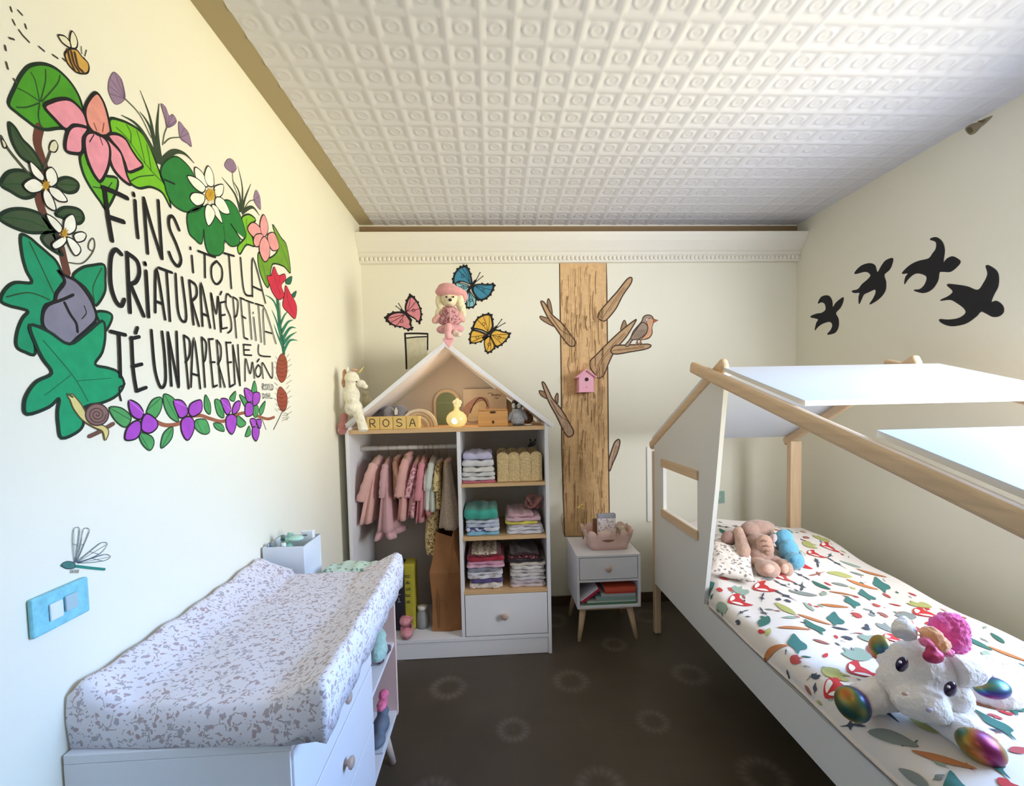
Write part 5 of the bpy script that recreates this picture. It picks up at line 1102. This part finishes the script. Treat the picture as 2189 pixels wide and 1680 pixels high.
# bedding
def dz(x, y):
    z = .520+.012*math.sin(x*6+1)+.008*math.sin(y*5.2+x*3)+.005*math.sin(y*17+x*9)+.004*math.sin(x*23-y*11)
    k = max(0, min(1, (y-1.68)/.58)); z += .120*k*k*(3-2*k)*(1-.3*abs((x-1.3)/.42)**2)
    return z
XFr = BX0-.002; XRr = BX1-.024
def dsurf(s, y):
    """s: distance from lower front hem over the front roll and across the top"""
    r = .052; z0 = .444
    XF = XFr+.024*max(0, min(1, (y-1.76)/.05))
    if s < .030: return Vector((XF-.004*math.sin(s/.03*PI)-.003*math.sin(y*14), y, z0+s))
    a = (s-.030)/r
    zt_ = dz(XF+r, y)
    if a < PI/2:
        k = a/(PI/2); zz_ = z0+.030+(zt_-z0-.030)*math.sin(a)
        return Vector((XF+r*(1-math.cos(a)), y, zz_))
    x = XF+r+(s-.030-r*PI/2)*(XRr-XF-r)/(XRr-XFr-r)
    return Vector((x, y, dz(x, y)))
SMAX = .030+.052*PI/2+(XRr-XFr-.052)
ns_, ny_ = 70, 150
vs = []; fs = []
for i in range(ns_+1):
    for j in range(ny_+1):
        s = SMAX*i/ns_
        vs.append(dsurf(s, .49+(2.362-.49)*j/ny_))
vb = len(vs)
for i in range(ns_):
    for j in range(ny_): fs.append((i*(ny_+1)+j, i*(ny_+1)+j+1, (i+1)*(ny_+1)+j+1, (i+1)*(ny_+1)+j))
MOT = [(200, 56, 56), (60, 112, 98), (192, 124, 76), (150, 170, 152), (74, 80, 92), (176, 176, 108), (160, 98, 88), (240, 232, 222), (136, 142, 136), (66, 122, 116), (186, 82, 78)]
mb_ = MB(); mb_.add(vs, fs, 0)
def motif(shape, s, y, sc, rot, mi, off=.0026):
    sc *= 1.4
    pts = cr([(sc*(p[0]*math.cos(rot)-p[1]*math.sin(rot)), sc*(p[0]*math.sin(rot)+p[1]*math.cos(rot))) for p in shape], True, 3)
    if not (.004 < s-sc*.8 and s+sc < SMAX-.01 and .52 < y-sc and y+sc < 2.34): return
    V_ = []; n = len(pts)
    def P_(a, b): 
        p = dsurf(a, b); e1 = dsurf(a+.002, b)-p; e2 = dsurf(a, b+.002)-p
        nn = e1.cross(e2).normalized()
        return p+nn*(off if nn.z > 0 or nn.x < 0 else -off)
    mx = sum(p[0] for p in pts)/n; my = sum(p[1] for p in pts)/n
    V_.append(P_(s+mx, y+my))
    for r_ in (.25, .5, .75, 1): V_ += [P_(s+mx+(p[0]-mx)*r_, y+my+(p[1]-my)*r_) for p in pts]
    F_ = [(0, 1+k, 1+(k+1) % n) for k in range(n)]
    for r_ in range(3): F_ += [(1+r_*n+k, 1+(r_+1)*n+k, 1+(r_+1)*n+(k+1) % n, 1+r_*n+(k+1) % n) for k in range(n)]
    mb_.add(V_, F_, mi+1)
FOX = [(-1, .9), (-.55, .45), (0, .5), (.55, .45), (1, .9), (.95, .1), (.5, -.6), (0, -1), (-.5, -.6), (-.95, .1)]
CHK = [(-.8, .0), (-.35, -.05), (-.05, -.7), (-.45, -.5)]; CHK2 = [(.8, .0), (.35, -.05), (.05, -.7), (.45, -.5)]
LEAF = [(-1, 0), (-.4, .33), (.3, .3), (1, 0), (.3, -.3), (-.4, -.33)]
BIRD = [(-1, -.3), (-.4, .1), (-.1, .45), (.35, .5), (.6, .25), (1.1, .2), (.6, -.05), (.2, -.45), (-.4, -.4)]
BLOB = [(-.7, -.5), (-.8, .3), (-.2, .7), (.5, .6), (.8, 0), (.45, -.2), (.4, -.7), (.0, -.3), (-.3, -.7)]
TWIG = [(-1, -.05), (-.3, .06), (0, .3), (.06, .1), (.5, .12), (1, .0), (.5, -.06), (.1, -.02), (-.2, -.25), (-.3, -.06)]
rg = random.Random(11)
row = 0; y = .56
used_ = []
order = [('fox', .030), ('leaf', .034), ('bird', .040), ('blob', .032), ('twig', .036), ('feather', .038), ('small', .013), ('twig', .03), ('leaf', .022), ('small', .016)]
k_ = 0
while y < 2.33:
    s = .05+(row % 2)*.045
    while s < SMAX-.03:
        kind, sc = order[(k_*7+row*3) % len(order)]; k_ += 1
        ss = s+rg.uniform(-.012, .012); yy = y+rg.uniform(-.012, .012); sc *= rg.uniform(.85, 1.1)
        if kind == 'fox':
            rt = PI/2+rg.uniform(-.2, .2)-PI
            motif(FOX, ss, yy, sc, rt, rg.choice((0, 0, 10))); motif(CHK, ss, yy, sc, rt, 7, .0036); motif(CHK2, ss, yy, sc, rt, 7, .0036)
        elif kind == 'leaf': motif(LEAF, ss, yy, sc, rg.uniform(0, PI), rg.choice((1, 3, 5, 8)))
        elif kind == 'bird': motif(BIRD, ss, yy, sc, rg.uniform(-1, -.3)-PI/2, rg.choice((1, 9, 9)))
        elif kind == 'blob': motif(BLOB, ss, yy, sc, rg.uniform(0, 6), rg.choice((3, 8, 5)))
        elif kind == 'twig': motif(TWIG, ss, yy, sc, rg.uniform(0, 6), rg.choice((4, 4, 6)))
        elif kind == 'feather': motif([(p[0], p[1]*.6) for p in LEAF], ss, yy, sc, rg.uniform(-1.2, -.3), 2)
        else: motif(LEAF if rg.random() < .5 else BLOB, ss, yy, sc, rg.uniform(0, 6), rg.choice((0, 6, 10, 4)))
        s += .088
    y += .079; row += 1
for q in range(260):
    motif(rg.choice((LEAF, BLOB, TWIG, BIRD)), rg.uniform(.03, SMAX-.03), rg.uniform(.54, 2.32), rg.uniform(.007, .012), rg.uniform(0, 6), rg.choice((0, 1, 3, 4, 6, 8, 5, 10, 4, 8)), .0020)
DUV = mat((228, 219, 210), .9, .02, 8, .15, 60, 0, .2)
o = mb_.build('duvet', [DUV]+[mat(c_, .9) for c_ in MOT], None, smooth=True, orient=False)
for p in o.data.polygons:
    if p.normal.z < -.01 or (abs(p.normal.z) < .05 and p.normal.x > 0): p.flip()
tag(o, 'white duvet printed with red foxes, birds and leaves covering the house bed', 'duvet')
o = MB().box(BX0+.022, BX1-.022, NY_+.022, 2.362, .331, .480).build('mattress', mat((236, 232, 224), .8), None, bevel=.03, seg=4)
tag(o, 'white mattress under the fox print duvet, inside the white bed rails', 'mattress')
# small spotted pillow by the sloping edge of the panel
o = MB()
vs = []; fs = []; n = 22
cs = at(1562, 1195, 'Z', .60)
for sgn in (1, -1):
    for i in range(n+1):
        for j in range(n+1):
            u, v = i/n*2-1, j/n*2-1
            h_ = ((1-u**4)*(1-v**4))**.5
            a_ = -.5; lx, ly = u*.085*(1-.08*(1-v*v)), v*.125*(1-.08*(1-u*u))
            X = cs.x+lx*math.cos(a_)-ly*math.sin(a_); Y = cs.y-.01+lx*math.sin(a_)+ly*math.cos(a_)
            vs.append((X, Y, dz(X, Y)+.026+.024*h_*sgn+.002*math.sin(u*9+v*7)*h_))
for q in range(2):
    b0 = q*(n+1)**2
    for i in range(n):
        for j in range(n): fs.append((b0+i*(n+1)+j, b0+i*(n+1)+j+1, b0+(i+1)*(n+1)+j+1, b0+(i+1)*(n+1)+j))
o = MB().add(vs, fs).build('pillow', cloth_mat((238, 226, 214), 'dots', (150, 140, 138), 55), None, smooth=True)
tag(o, 'small cream pillow with tiny grey spots beside the brown plush on the bed', 'pillow')
# plush toys on the bed
t = thing('plush_elephant', (1.24, 2.0, .55), 'brown plush elephant sitting at the head of the house bed', 'soft toy')
Bp = lambda x, y, Y: tuple(at(1500+x/7.818, 1080+y/7.818, 'Y', Y-.07))
BRN = fur((170, 138, 122)); BR2 = fur((186, 152, 134))
plush('body', [(Bp(940, 700, 2.05), (.066, .055, .066)), (Bp(980, 830, 2.00), (.060, .045, .045))], BRN, t, .006, .004)
plush('head', [(Bp(930, 400, 2.12), (.078, .055, .046)), (Bp(1030, 360, 2.13), (.055, .04, .03)), (Bp(800, 420, 2.10), (.046, .04, .040))], BRN, t, .006, .004)
plush('ear', [(Bp(460, 550, 2.08), (.042, .024, .036))], fur((150, 116, 104)), t, .005, .003)
plush('arm', [], BR2, t, .006, .004, tubes=[([Bp(590, 380, 2.08), Bp(650, 560, 2.05), Bp(700, 760, 2.0), Bp(690, 880, 1.97)], [.022, .027, .032, .022])])
plush('trunk', [(Bp(1050, 640, 1.98), (.038, .024, .042)), (Bp(1100, 740, 1.97), (.030, .022, .034))], fur((188, 150, 128)), t, .005, .004)
for i, (x, y) in enumerate(((1040, 590), (1080, 680), (1100, 770))): MB().tube([Bp(x-55, y+10, 1.955), Bp(x, y-14, 1.948), Bp(x+60, y+10, 1.955)], .0028, 8).build('trunk_fold', fur((150, 110, 94)), t, smooth=True)
plush('leg', [(Bp(1100, 1060, 1.90), (.052, .05, .038)), (Bp(940, 960, 1.97), (.036, .04, .03))], BR2, t, .006, .003)
plush('leg', [(Bp(1370, 1050, 1.92), (.034, .045, .040)), (Bp(1240, 960, 1.97), (.036, .04, .03))], BR2, t, .006, .003)
MB().ell(Bp(1120, 1065, 1.862), (.026, .014, .020)).build('foot_pad', fur((216, 176, 156)), t, smooth=True)
MB().ell(Bp(1385, 1060, 1.884), (.018, .012, .022)).build('foot_pad', fur((216, 176, 156)), t, smooth=True)
t = thing('plush_hippo', (1.35, 1.95, .56), 'light blue plush animal leaning on the right of the brown elephant', 'soft toy')
BLU = fur((104, 168, 196))
hb = plush('body', [(Bp(1380, 580, 2.02), (.044, .035, .052)), (Bp(1460, 760, 1.98), (.044, .035, .052)), (Bp(1560, 930, 1.93), (.040, .035, .038))], BLU, t, .006, .004)
MB().ell(Bp(1385, 635, 1.978), .0045).build('eye', mat((20, 40, 56), .2), hb, smooth=True)
MB().ell(Bp(1515, 920, 1.892), (.010, .006, .009)).build('nose', mat((40, 110, 140), .5), hb, smooth=True)
plush('ear', [(Bp(1190, 560, 2.02), (.014, .02, .026), Matrix.Rotation(.5, 3, 'Y'))], fur((206, 186, 186)), t, .004, .003)
plush('ear', [(Bp(1660, 860, 1.95), (.012, .02, .026))], fur((186, 190, 196)), t, .004, .003)
# large white unicorn
t = thing('plush_unicorn', (1.08, 1.0, .55), 'large white plush unicorn with pink tuft and shiny rainbow hooves lying on the duvet', 'soft toy')
Up = lambda x, y, Y: tuple(at(1760+x/4, 1260+y/4, 'Y', Y))
WF_ = mat((236, 230, 226), .95, .06, 40, .9, 120, 0, .5)
M, nt, b = new_mat('rainbow_foil'); tc = nt.nodes.new('ShaderNodeTexCoord'); n = nt.nodes.new('ShaderNodeTexNoise'); n.inputs['Scale'].default_value = 13; n.inputs['Detail'].default_value = .5
nt.links.new(tc.outputs['Object'], n.inputs['Vector']); r = nt.nodes.new('ShaderNodeValToRGB')
cols = [(.30, (130, 34, 84)), (.40, (176, 104, 50)), (.46, (160, 136, 60)), (.52, (64, 112, 92)), (.58, (62, 76, 140)), (.66, (96, 36, 108)), (.74, (146, 44, 100))]
r.color_ramp.elements[0].position = cols[0][0]; r.color_ramp.elements[0].color = (*lin(cols[0][1]), 1)
r.color_ramp.elements[1].position = cols[-1][0]; r.color_ramp.elements[1].color = (*lin(cols[-1][1]), 1)
for p_, c_ in cols[1:-1]:
    e = r.color_ramp.elements.new(p_); e.color = (*lin(c_), 1)
nt.links.new(n.outputs['Fac'], r.inputs['Fac']); nt.links.new(r.outputs['Color'], b.inputs['Base Color']); b.inputs['Metallic'].default_value = .75; b.inputs['Roughness'].default_value = .32
b.inputs['Roughness'].default_value = .36; b.inputs['Metallic'].default_value = .55; FOIL = M
plush('body', [(Up(1300, 780, 1.10), (.090, .10, .060)), (Up(1560, 760, 1.12), (.06, .08, .05)), (Up(760, 800, 1.10), (.08, .06, .05))], WF_, t, .007, .010, .014)
hd = plush('head', [(Up(830, 700, 1.00), (.080, .066, .076)), (Up(640, 790, 1.0), (.045, .045, .042)), (Up(1080, 900, .96), (.045, .045, .042)), (Up(850, 960, .945), (.050, .045, .038)), (Up(760, 960, .95), (.042, .04, .034)), (Up(930, 1020, .935), (.036, .036, .032))], WF_, t, .006, .008, .012)
R1 = Matrix.Rotation(.35, 3, 'Y')
for ex, ey, Y in ((672, 640, .932), (1086, 852, .915)):
    e_ = MB().ell(Up(ex, ey, Y), (.0135, .008, .018), M=R1).build('eye', mat((44, 24, 56), .12), hd, smooth=True)
    MB().ell((Up(ex-14, ey-20, Y-.008)), .003).build('eye_glint', mat((240, 236, 250), .2), e_, smooth=True)
MB().ell(Up(700, 890, .908), (.008, .004, .004)).build('nostril', mat((190, 160, 140), .8), hd, smooth=True)
MB().ell(Up(905, 1030, .898), (.008, .004, .005)).build('nostril', mat((170, 160, 176), .8), hd, smooth=True)
def earm(name, base, tip, r_, parent, inner):
    e_ = plush(name, [], WF_, parent, .005, .004, .01, tubes=[([base, tuple((Vector(base)+Vector(tip))/2), tip], [r_, r_*.95, r_*.25])])
    c_ = (Vector(base)*.6+Vector(tip)*.4)+Vector((0, -r_*.80, 0)); MB().ell(c_, (r_*.5, .004, r_*.38)).build('inner_ear', inner, e_, smooth=True)
earm('ear', Up(690, 400, .99), Up(690, 230, 1.02), .026, hd, mat((190, 180, 176), .9))
earm('ear', Up(1100, 690, .955), Up(1430, 690, .955), .036, hd, mat((214, 200, 204), .9))
PKF = mat((250, 92, 176), .95, .15, 50, 1.0, 160, 0, .5)
plush('tuft', [(Up(1090, 330, 1.00), (.036, .034, .038)), (Up(1110, 430, .99), (.034, .03, .034)), (Up(1000, 310, 1.0), (.022, .024, .024))], PKF, hd, .004, .012, .008)
plush('tuft', [(Up(930, 400, .965), (.026, .022, .022), Matrix.Rotation(.6, 3, 'Y')), (Up(990, 470, .955), (.024, .02, .018))], mat((252, 178, 130), .95, .12, 50, 1.0, 160, 0, .5), hd, .004, .010, .008)
plush('tuft', [(Up(880, 450, .955), (.014, .016, .012)), (Up(1040, 530, .95), (.020, .016, .010))], mat((250, 120, 170), .95, .12, 50, 1.0, 160, 0, .5), hd, .004, .008, .008)
plush('horn', [(Up(940, 570, .925), (.024, .014, .016)), (Up(930, 530, .93), (.012, .012, .016))], mat((168, 52, 92), .5, .2, 30, metal=.5), hd, .003, .002)
def limb(p, rads, hoof, hr, hM=None):
    l_ = plush('leg', [], WF_, t, .006, .008, .012, tubes=[(p, rads)])
    MB().ell(hoof, hr, 0, 24, 16, hM).build('hoof', FOIL, l_, smooth=True)
limb([Up(660, 870, 1.02), Up(470, 900, 1.02), Up(300, 950, 1.015)], [.042, .040, .036], Up(250, 980, .995), (.036, .036, .044), Matrix.Rotation(-.5, 3, 'Y'))
limb([Up(960, 1060, .97), Up(1150, 1180, .92), Up(1290, 1290, .885)], [.036, .036, .036], Up(1345, 1345, .870), (.048, .038, .032), Matrix.Rotation(.5, 3, 'Y'))
limb([Up(640, 640, 1.12), Up(560, 600, 1.15), Up(520, 540, 1.17)], [.034, .032, .028], Up(485, 500, 1.17), (.024, .03, .036), Matrix.Rotation(.2, 3, 'Y'))
limb([Up(1250, 760, 1.08), Up(1380, 790, 1.05), Up(1440, 800, 1.03)], [.034, .036, .034], Up(1440, 840, 1.00), (.040, .030, .022), Matrix.Rotation(-.1, 3, 'Y'))
# mint socket plate on the back wall, seen through the bed
t = thing('wall_socket', (1.485, YB, .64), 'small mint green plate on the back wall behind the bed', 'wall plate')
p0 = at(1533, 1050, 'Y', YB-.008); p1 = at(1549, 1075, 'Y', YB-.008)
MB().box(p0.x-.03, p1.x, YB-.010, YB-.001, p1.z, p0.z).build('plate', mat((150, 184, 166), .5), t, bevel=.002)
MB().ell(((p0.x-.03+p1.x)/2, YB-.0105, (p0.z+p1.z)/2), (.016, .002, .016)).build('socket_face', mat((170, 198, 182), .4), t, smooth=True)
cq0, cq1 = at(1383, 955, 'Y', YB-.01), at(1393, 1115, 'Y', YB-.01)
MB().box(cq0.x, cq1.x, YB-.0105, YB-.0005, cq1.z, cq0.z).build('sunlit_strip', mat((244, 242, 234), .4), None, bevel=.003)  # thin white box added to imitate a stripe of sunlight on the wall
tag(bpy.data.objects['sunlit_strip'], 'narrow white strip standing for a sunlit stripe on the back wall just left of the bed post', 'sunlit stripe')

# ------------------------------------------------------------------ changing table (chest of drawers)
DX0, DX1, DY0, DY1, DZ0, DZ1 = XL+.004, -.381, .798, 1.640, .165, .718
t = thing('changing_dresser', ((DX0+DX1)/2, 1.2, 0), 'white chest of drawers against the left wall, used as a changing table', 'chest of drawers')
MB().box(DX0, DX1, DY0, DY1, DZ1-.018, DZ1).build('top', WHT, t, bevel=.002)
MB().box(DX0, DX1-.004, DY0, DY0+.018, DZ0, DZ1-.0182).build('side_panel', WHT, t, bevel=.001)
MB().box(DX0, DX1, DY1-.018, DY1, DZ0, DZ1-.0182).build('side_panel', mat((236, 204, 196), .6), t, bevel=.001, label='end panel with pale pink inner face')
MB().box(DX0, DX1-.004, 1.300, 1.316, DZ0+.018, DZ1-.0182).build('divider', WHT, t)
MB().box(DX0, DX0+.006, DY0+.0182, DY1-.0182, DZ0, DZ1-.0182).build('back_panel', mat((230, 210, 204), .6), t)
MB().box(DX0+.007, DX1-.004, DY0+.0182, DY1-.0182, DZ0, DZ0+.0178).build('bottom_board', WHT, t)
MB().box(DX0+.007, DX1-.006, 1.318, DY1-.0182, .432, .446).build('shelf', WHT, t)
for z0_, z1_ in ((.552, .696), (.374, .546), (.190, .368)):
    d_ = MB().box(DX1-.018, DX1+.001, DY0+.004, 1.310, z0_, z1_).build('drawer', WHT, t, bevel=.002)
    for yk in (1.055,):
        MB().lathe([(0.001, 0), (.007, 0), (.007, .008), (.014, .013), (.015, .018), (.010, .022), (.001, .023)], (DX1+.0012, yk, (z0_+z1_)/2), 18, 0, Matrix.Rotation(PI/2, 3, 'Y')).build('knob', kn, d_, smooth=True)
for fx, fy, tx_, ty_ in ((-.400, 1.600, -.43, 1.565), (-.400, .80, -.43, .835), (-.745, 1.600, -.72, 1.565), (-.745, .80, -.72, .835)):
    MB().tube([(fx, fy, 0), (tx_, ty_, DZ0-.0005)], [.012, .021], 18).build('leg', mat((224, 204, 188), .5), t, smooth=True)
# changing pad: mattress with raised long sides
PX0, PX1, PY0, PY1 = XL+.006, -.312, .782, 1.462
M, nt, b = new_mat('leaf_print_fabric'); tc = nt.nodes.new('ShaderNodeTexCoord')
mp = nt.nodes.new('ShaderNodeMapping'); mp.inputs['Scale'].default_value = (1, 1.0, 1); nt.links.new(tc.outputs['Object'], mp.inputs['Vector'])
ns = nt.nodes.new('ShaderNodeTexNoise'); ns.inputs['Scale'].default_value = 55; ns.inputs['Detail'].default_value = 2; nt.links.new(mp.outputs['Vector'], ns.inputs['Vector'])
ad = nt.nodes.new('ShaderNodeVectorMath'); ad.operation = 'MULTIPLY_ADD'; nt.links.new(ns.outputs['Color'], ad.inputs[0]); ad.inputs[1].default_value = (.022, .022, .022); nt.links.new(mp.outputs['Vector'], ad.inputs[2])
v1 = nt.nodes.new('ShaderNodeTexVoronoi'); v1.inputs['Scale'].default_value = 62; nt.links.new(ad.outputs[0], v1.inputs['Vector'])
v2 = nt.nodes.new('ShaderNodeTexVoronoi'); v2.inputs['Scale'].default_value = 40; v2.feature = 'DISTANCE_TO_EDGE'; nt.links.new(ad.outputs[0], v2.inputs['Vector'])
k1 = math_(nt, 'LESS_THAN', v1.outputs['Distance'], .30)
k2 = math_(nt, 'LESS_THAN', v2.outputs['Distance'], .045)
ns2 = nt.nodes.new('ShaderNodeTexNoise'); ns2.inputs['Scale'].default_value = 60; nt.links.new(mp.outputs['Vector'], ns2.inputs['Vector'])
k2 = math_(nt, 'MULTIPLY', k2, math_(nt, 'GREATER_THAN', ns2.outputs['Fac'], .54))
v3 = nt.nodes.new('ShaderNodeTexVoronoi'); v3.inputs['Scale'].default_value = 105; nt.links.new(ad.outputs[0], v3.inputs['Vector'])
k1 = math_(nt, 'MAXIMUM', k1, math_(nt, 'LESS_THAN', v3.outputs['Distance'], .24))
k = math_(nt, 'MULTIPLY', math_(nt, 'MAXIMUM', k1, k2), .66)
sepc = nt.nodes.new('ShaderNodeSeparateColor'); nt.links.new(v1.outputs['Color'], sepc.inputs[0])
pc = mixc(nt, sepc.outputs[0], lin((156, 110, 110)), lin((148, 144, 152)))
nt.links.new(mixc(nt, k, lin((236, 230, 236)), pc), b.inputs['Base Color']); b.inputs['Roughness'].default_value = .9
PADM = M
nxp, nyp = 50, 70; vs = []; fs = []
def padz(u, v):
    side = abs(u*2-1)
    z = .790+.050*max(0, (side-.50)/.50)**1.3
    far = max(0, (v-.62)/.38)
    z += (.012*far if side > .5 else -.004*far)
    z += .0025*math.sin(v*40+u*7)*(side > .6)+.0015*math.sin(v*23+u*19)
    return z
for i in range(nxp+1):
    for j in range(nyp+1):
        u, v = i/nxp, j/nyp
        eu = min(u, 1-u)*(PX1-PX0); ev = min(v, 1-v)*(PY1-PY0)
        rr_ = .022
        du = max(0, 1-eu/rr_); dv = max(0, 1-ev/rr_)
        drop = rr_*(1-math.sqrt(max(0, 1-min(1, du*du+dv*dv))))
        vs.append((PX0+(PX1-PX0)*u, PY0+.030*(1-u)*(1-v)+(PY1-PY0)*v, padz(u, v)-drop))
for i in range(nxp):
    for j in range(nyp): fs.append((i*(nyp+1)+j, (i+1)*(nyp+1)+j, (i+1)*(nyp+1)+j+1, i*(nyp+1)+j+1))
# skirt sides down to the dresser top
loop = [(i, 0) for i in range(nxp)]+[(nxp, j) for j in range(nyp)]+[(i, nyp) for i in range(nxp, 0, -1)]+[(0, j) for j in range(nyp, 0, -1)]
L0 = [i*(nyp+1)+j for i, j in loop]; base_ = len(vs)
for lv_, (dz_, ins) in enumerate(((.020, -.002), (.045, -.003), (.0, .0))):
    for q, (i, j) in enumerate(loop):
        X, Y, Z = vs[L0[q]]
        nx_ = (-1 if i == 0 else (1 if i == nxp else 0)); ny2 = (-1 if j == 0 else (1 if j == nyp else 0))
        if lv_ < 2: zz_ = Z-dz_+.002*math.sin(q*.7)
        else: zz_ = .7195+(.006+.005*math.sin(q*.45) if nx_ == 1 or X > DX1 else .0)
        lim = XL+.003
        vs.append((max(lim, X-nx_*ins+nx_*.0015*math.sin(q*.9+lv_)), Y-ny2*ins, zz_))
nL = len(loop)
rings = [L0]+[[base_+k*nL+q for q in range(nL)] for k in range(3)]
for k in range(3):
    for q in range(nL): fs.append((rings[k][q], rings[k+1][q], rings[k+1][(q+1) % nL], rings[k][(q+1) % nL]))
fs.append(tuple(rings[3])[::-1])
o = MB().add(vs, fs).build('changing_pad', PADM, None, smooth=True)
tag(o, 'large changing pad in white leaf print cover on the white chest of drawers', 'changing pad')
# white bin with bottles behind the pad
t = thing('storage_bin', (-.71, 1.56, DZ1), 'white plastic bin of care items standing behind the changing pad', 'bin')
b0, b1, c0, c1, zt_ = -.776, -.640, 1.488, 1.632, .862
mb_ = MB(); W_ = .004
for x0, x1, y0, y1 in ((b0, b1, c0, c0+W_), (b0, b1, c1-W_, c1), (b0, b0+W_, c0+W_, c1-W_), (b1-W_, b1, c0+W_, c1-W_), (b0+W_, b1-W_, c0+W_, c1-W_)):
    full = (x1-x0 > .1 and y1-y0 > .1)
    mb_.box(x0, x1, y0, y1, DZ1+.0005, DZ1+.005 if full else zt_)
mb_.build('bin_body', mat((230, 236, 244), .35), t, bevel=.0015)
def bottle(label, x, y, h, r_, rgb, cap, name='lotion_bottle', pump=False, z=DZ1+.0055):
    t_ = thing(name, (x, y, z), label, 'bottle', 'care items in the white bin')
    MB().lathe([(.001, 0), (r_*.9, 0), (r_, .006), (r_, h*.75), (r_*.5, h*.86), (r_*.42, h*.9), (.001, h*.9)], (x, y, z), 20).build('bottle_body', mat(rgb, .4), t_, smooth=True)
    MB().lathe([(.001, 0), (r_*.55, 0), (r_*.5, h*.12), (.001, h*.12)], (x, y, z+h*.9+.0003), 16).build('cap', mat(cap, .4), t_, smooth=True)
    if pump: MB().tube([(x, y, z+h*1.02), (x, y, z+h*1.12), (x+.022, y-.01, z+h*1.12)], .004, 8).build('pump', mat(cap, .4), t_, smooth=True)
bottle('mint green pump bottle in the white bin', -.715, 1.545, .150, .019, (160, 216, 190), (170, 222, 198), pump=True)
bottle('dark green capped bottle leaning at the left of the white bin', -.742, 1.560, .155, .012, (170, 200, 190), (110, 140, 130))
bottle('short white bottle at the front of the white bin', -.716, 1.510, .142, .015, (240, 244, 248), (236, 240, 244))
bottle('slim grey tube in the left corner of the white bin', -.758, 1.510, .145, .010, (190, 202, 216), (120, 130, 140))
t = thing('wipes_dispenser', (-.69, 1.57, DZ1), 'mint lid of a wipes pack lying across the white bin', 'pack', 'care items in the white bin')
MB().ell((-.692, 1.548, .872), (.026, .022, .010)).build('lid', mat((190, 230, 214), .4), t, smooth=True)
t = thing('nappy_pack', (-.66, 1.61, DZ1), 'white folded pack sticking out of the far corner of the white bin', 'pack', 'care items in the white bin')
MB().box(-.690, -.648, 1.585, 1.605, DZ1+.0055, .886).build('wrapper', mat((240, 244, 250), .4), t, bevel=.003)
MB().box(-.682, -.668, 1.582, 1.585, .870, .874).build('print_line', mat((120, 124, 128), .6), t)
# mint leaf-print folded muslin
o = fold('folded mint cloth with a small print beside the white bin', 700, 790, DZ1+.0005, .034, (0, 0, 0), 'folded mint cloth', depth=.10, y0=1.545, name='folded_muslin', cat='cloth', mt=cloth_mat((206, 226, 208), 'dots', (134, 158, 144), 45))
del o['group']
x0 = at(690, 1200, 'Y', 1.56).x; x1 = at(800, 1200, 'Y', 1.56).x
xs0 = min(v.co.x for v in o.data.vertices)+o.location.x; xs1 = max(v.co.x for v in o.data.vertices)+o.location.x
o.scale.x = (x1-x0)/(xs1-xs0); o.location.x = (x0+x1)/2
# toys in the open compartment of the dresser
t = thing('mint_toy', (-.45, 1.5, .45), 'mint green fuzzy toy with dark trim in the open end compartment', 'soft toy')
plush('body', [((-.41, 1.50, .485), (.030, .05, .034)), ((-.42, 1.54, .51), (.026, .04, .03))], fur((170, 208, 200)), t, .006, .010, .012)
plush('trim', [((-.395, 1.56, .455), (.014, .03, .009)), ((-.402, 1.49, .456), (.014, .02, .010))], fur((96, 60, 80)), t, .004, .006)
t = thing('pink_hair_bow', (-.42, 1.5, .27), 'bright pink bow lying in the lower open compartment', 'bow')
plush('bow', [((-.405, 1.50, .292), (.018, .03, .014)), ((-.41, 1.545, .297), (.018, .026, .016)), ((-.402, 1.522, .293), (.010, .012, .010))], mat((240, 120, 160), .5, .2, 60), t, .003, .006)
t = thing('baby_shoe', (-.43, 1.5, .184), 'small grey shoe under the pink bow in the open compartment', 'shoe')
plush('upper', [((-.41, 1.50, .222), (.028, .045, .030)), ((-.41, 1.45, .205), (.026, .035, .018)), ((-.41, 1.53, .25), (.022, .02, .016))], mat((104, 116, 132), .6), t, .004, .001)
MB().box(-.436, -.384, 1.415, 1.55, .1838, .192).build('sole', mat((220, 220, 226), .5), t, bevel=.003)
# mint wall plate with two switches
t = thing('switch_plate', (XL, .81, .95), 'mint green double switch plate on the left wall under the dragonfly', 'switch')
y0, y1, z0, z1 = .760, .864, .950, 1.018
MB().box(XL+.0004, XL+.010, y0, y1, z0, z1).build('plate', mat((132, 202, 216), .55, .15, 60, .6, 90), t, bevel=.004)
MB().box(XL+.0102, XL+.014, .786, .809, .968, .998).build('rocker', mat((226, 232, 240), .35), t, bevel=.002)
MB().box(XL+.0102, XL+.015, .813, .836, .972, 1.000).build('rocker', mat((170, 196, 204), .4), t, bevel=.002, label='grey rocker')
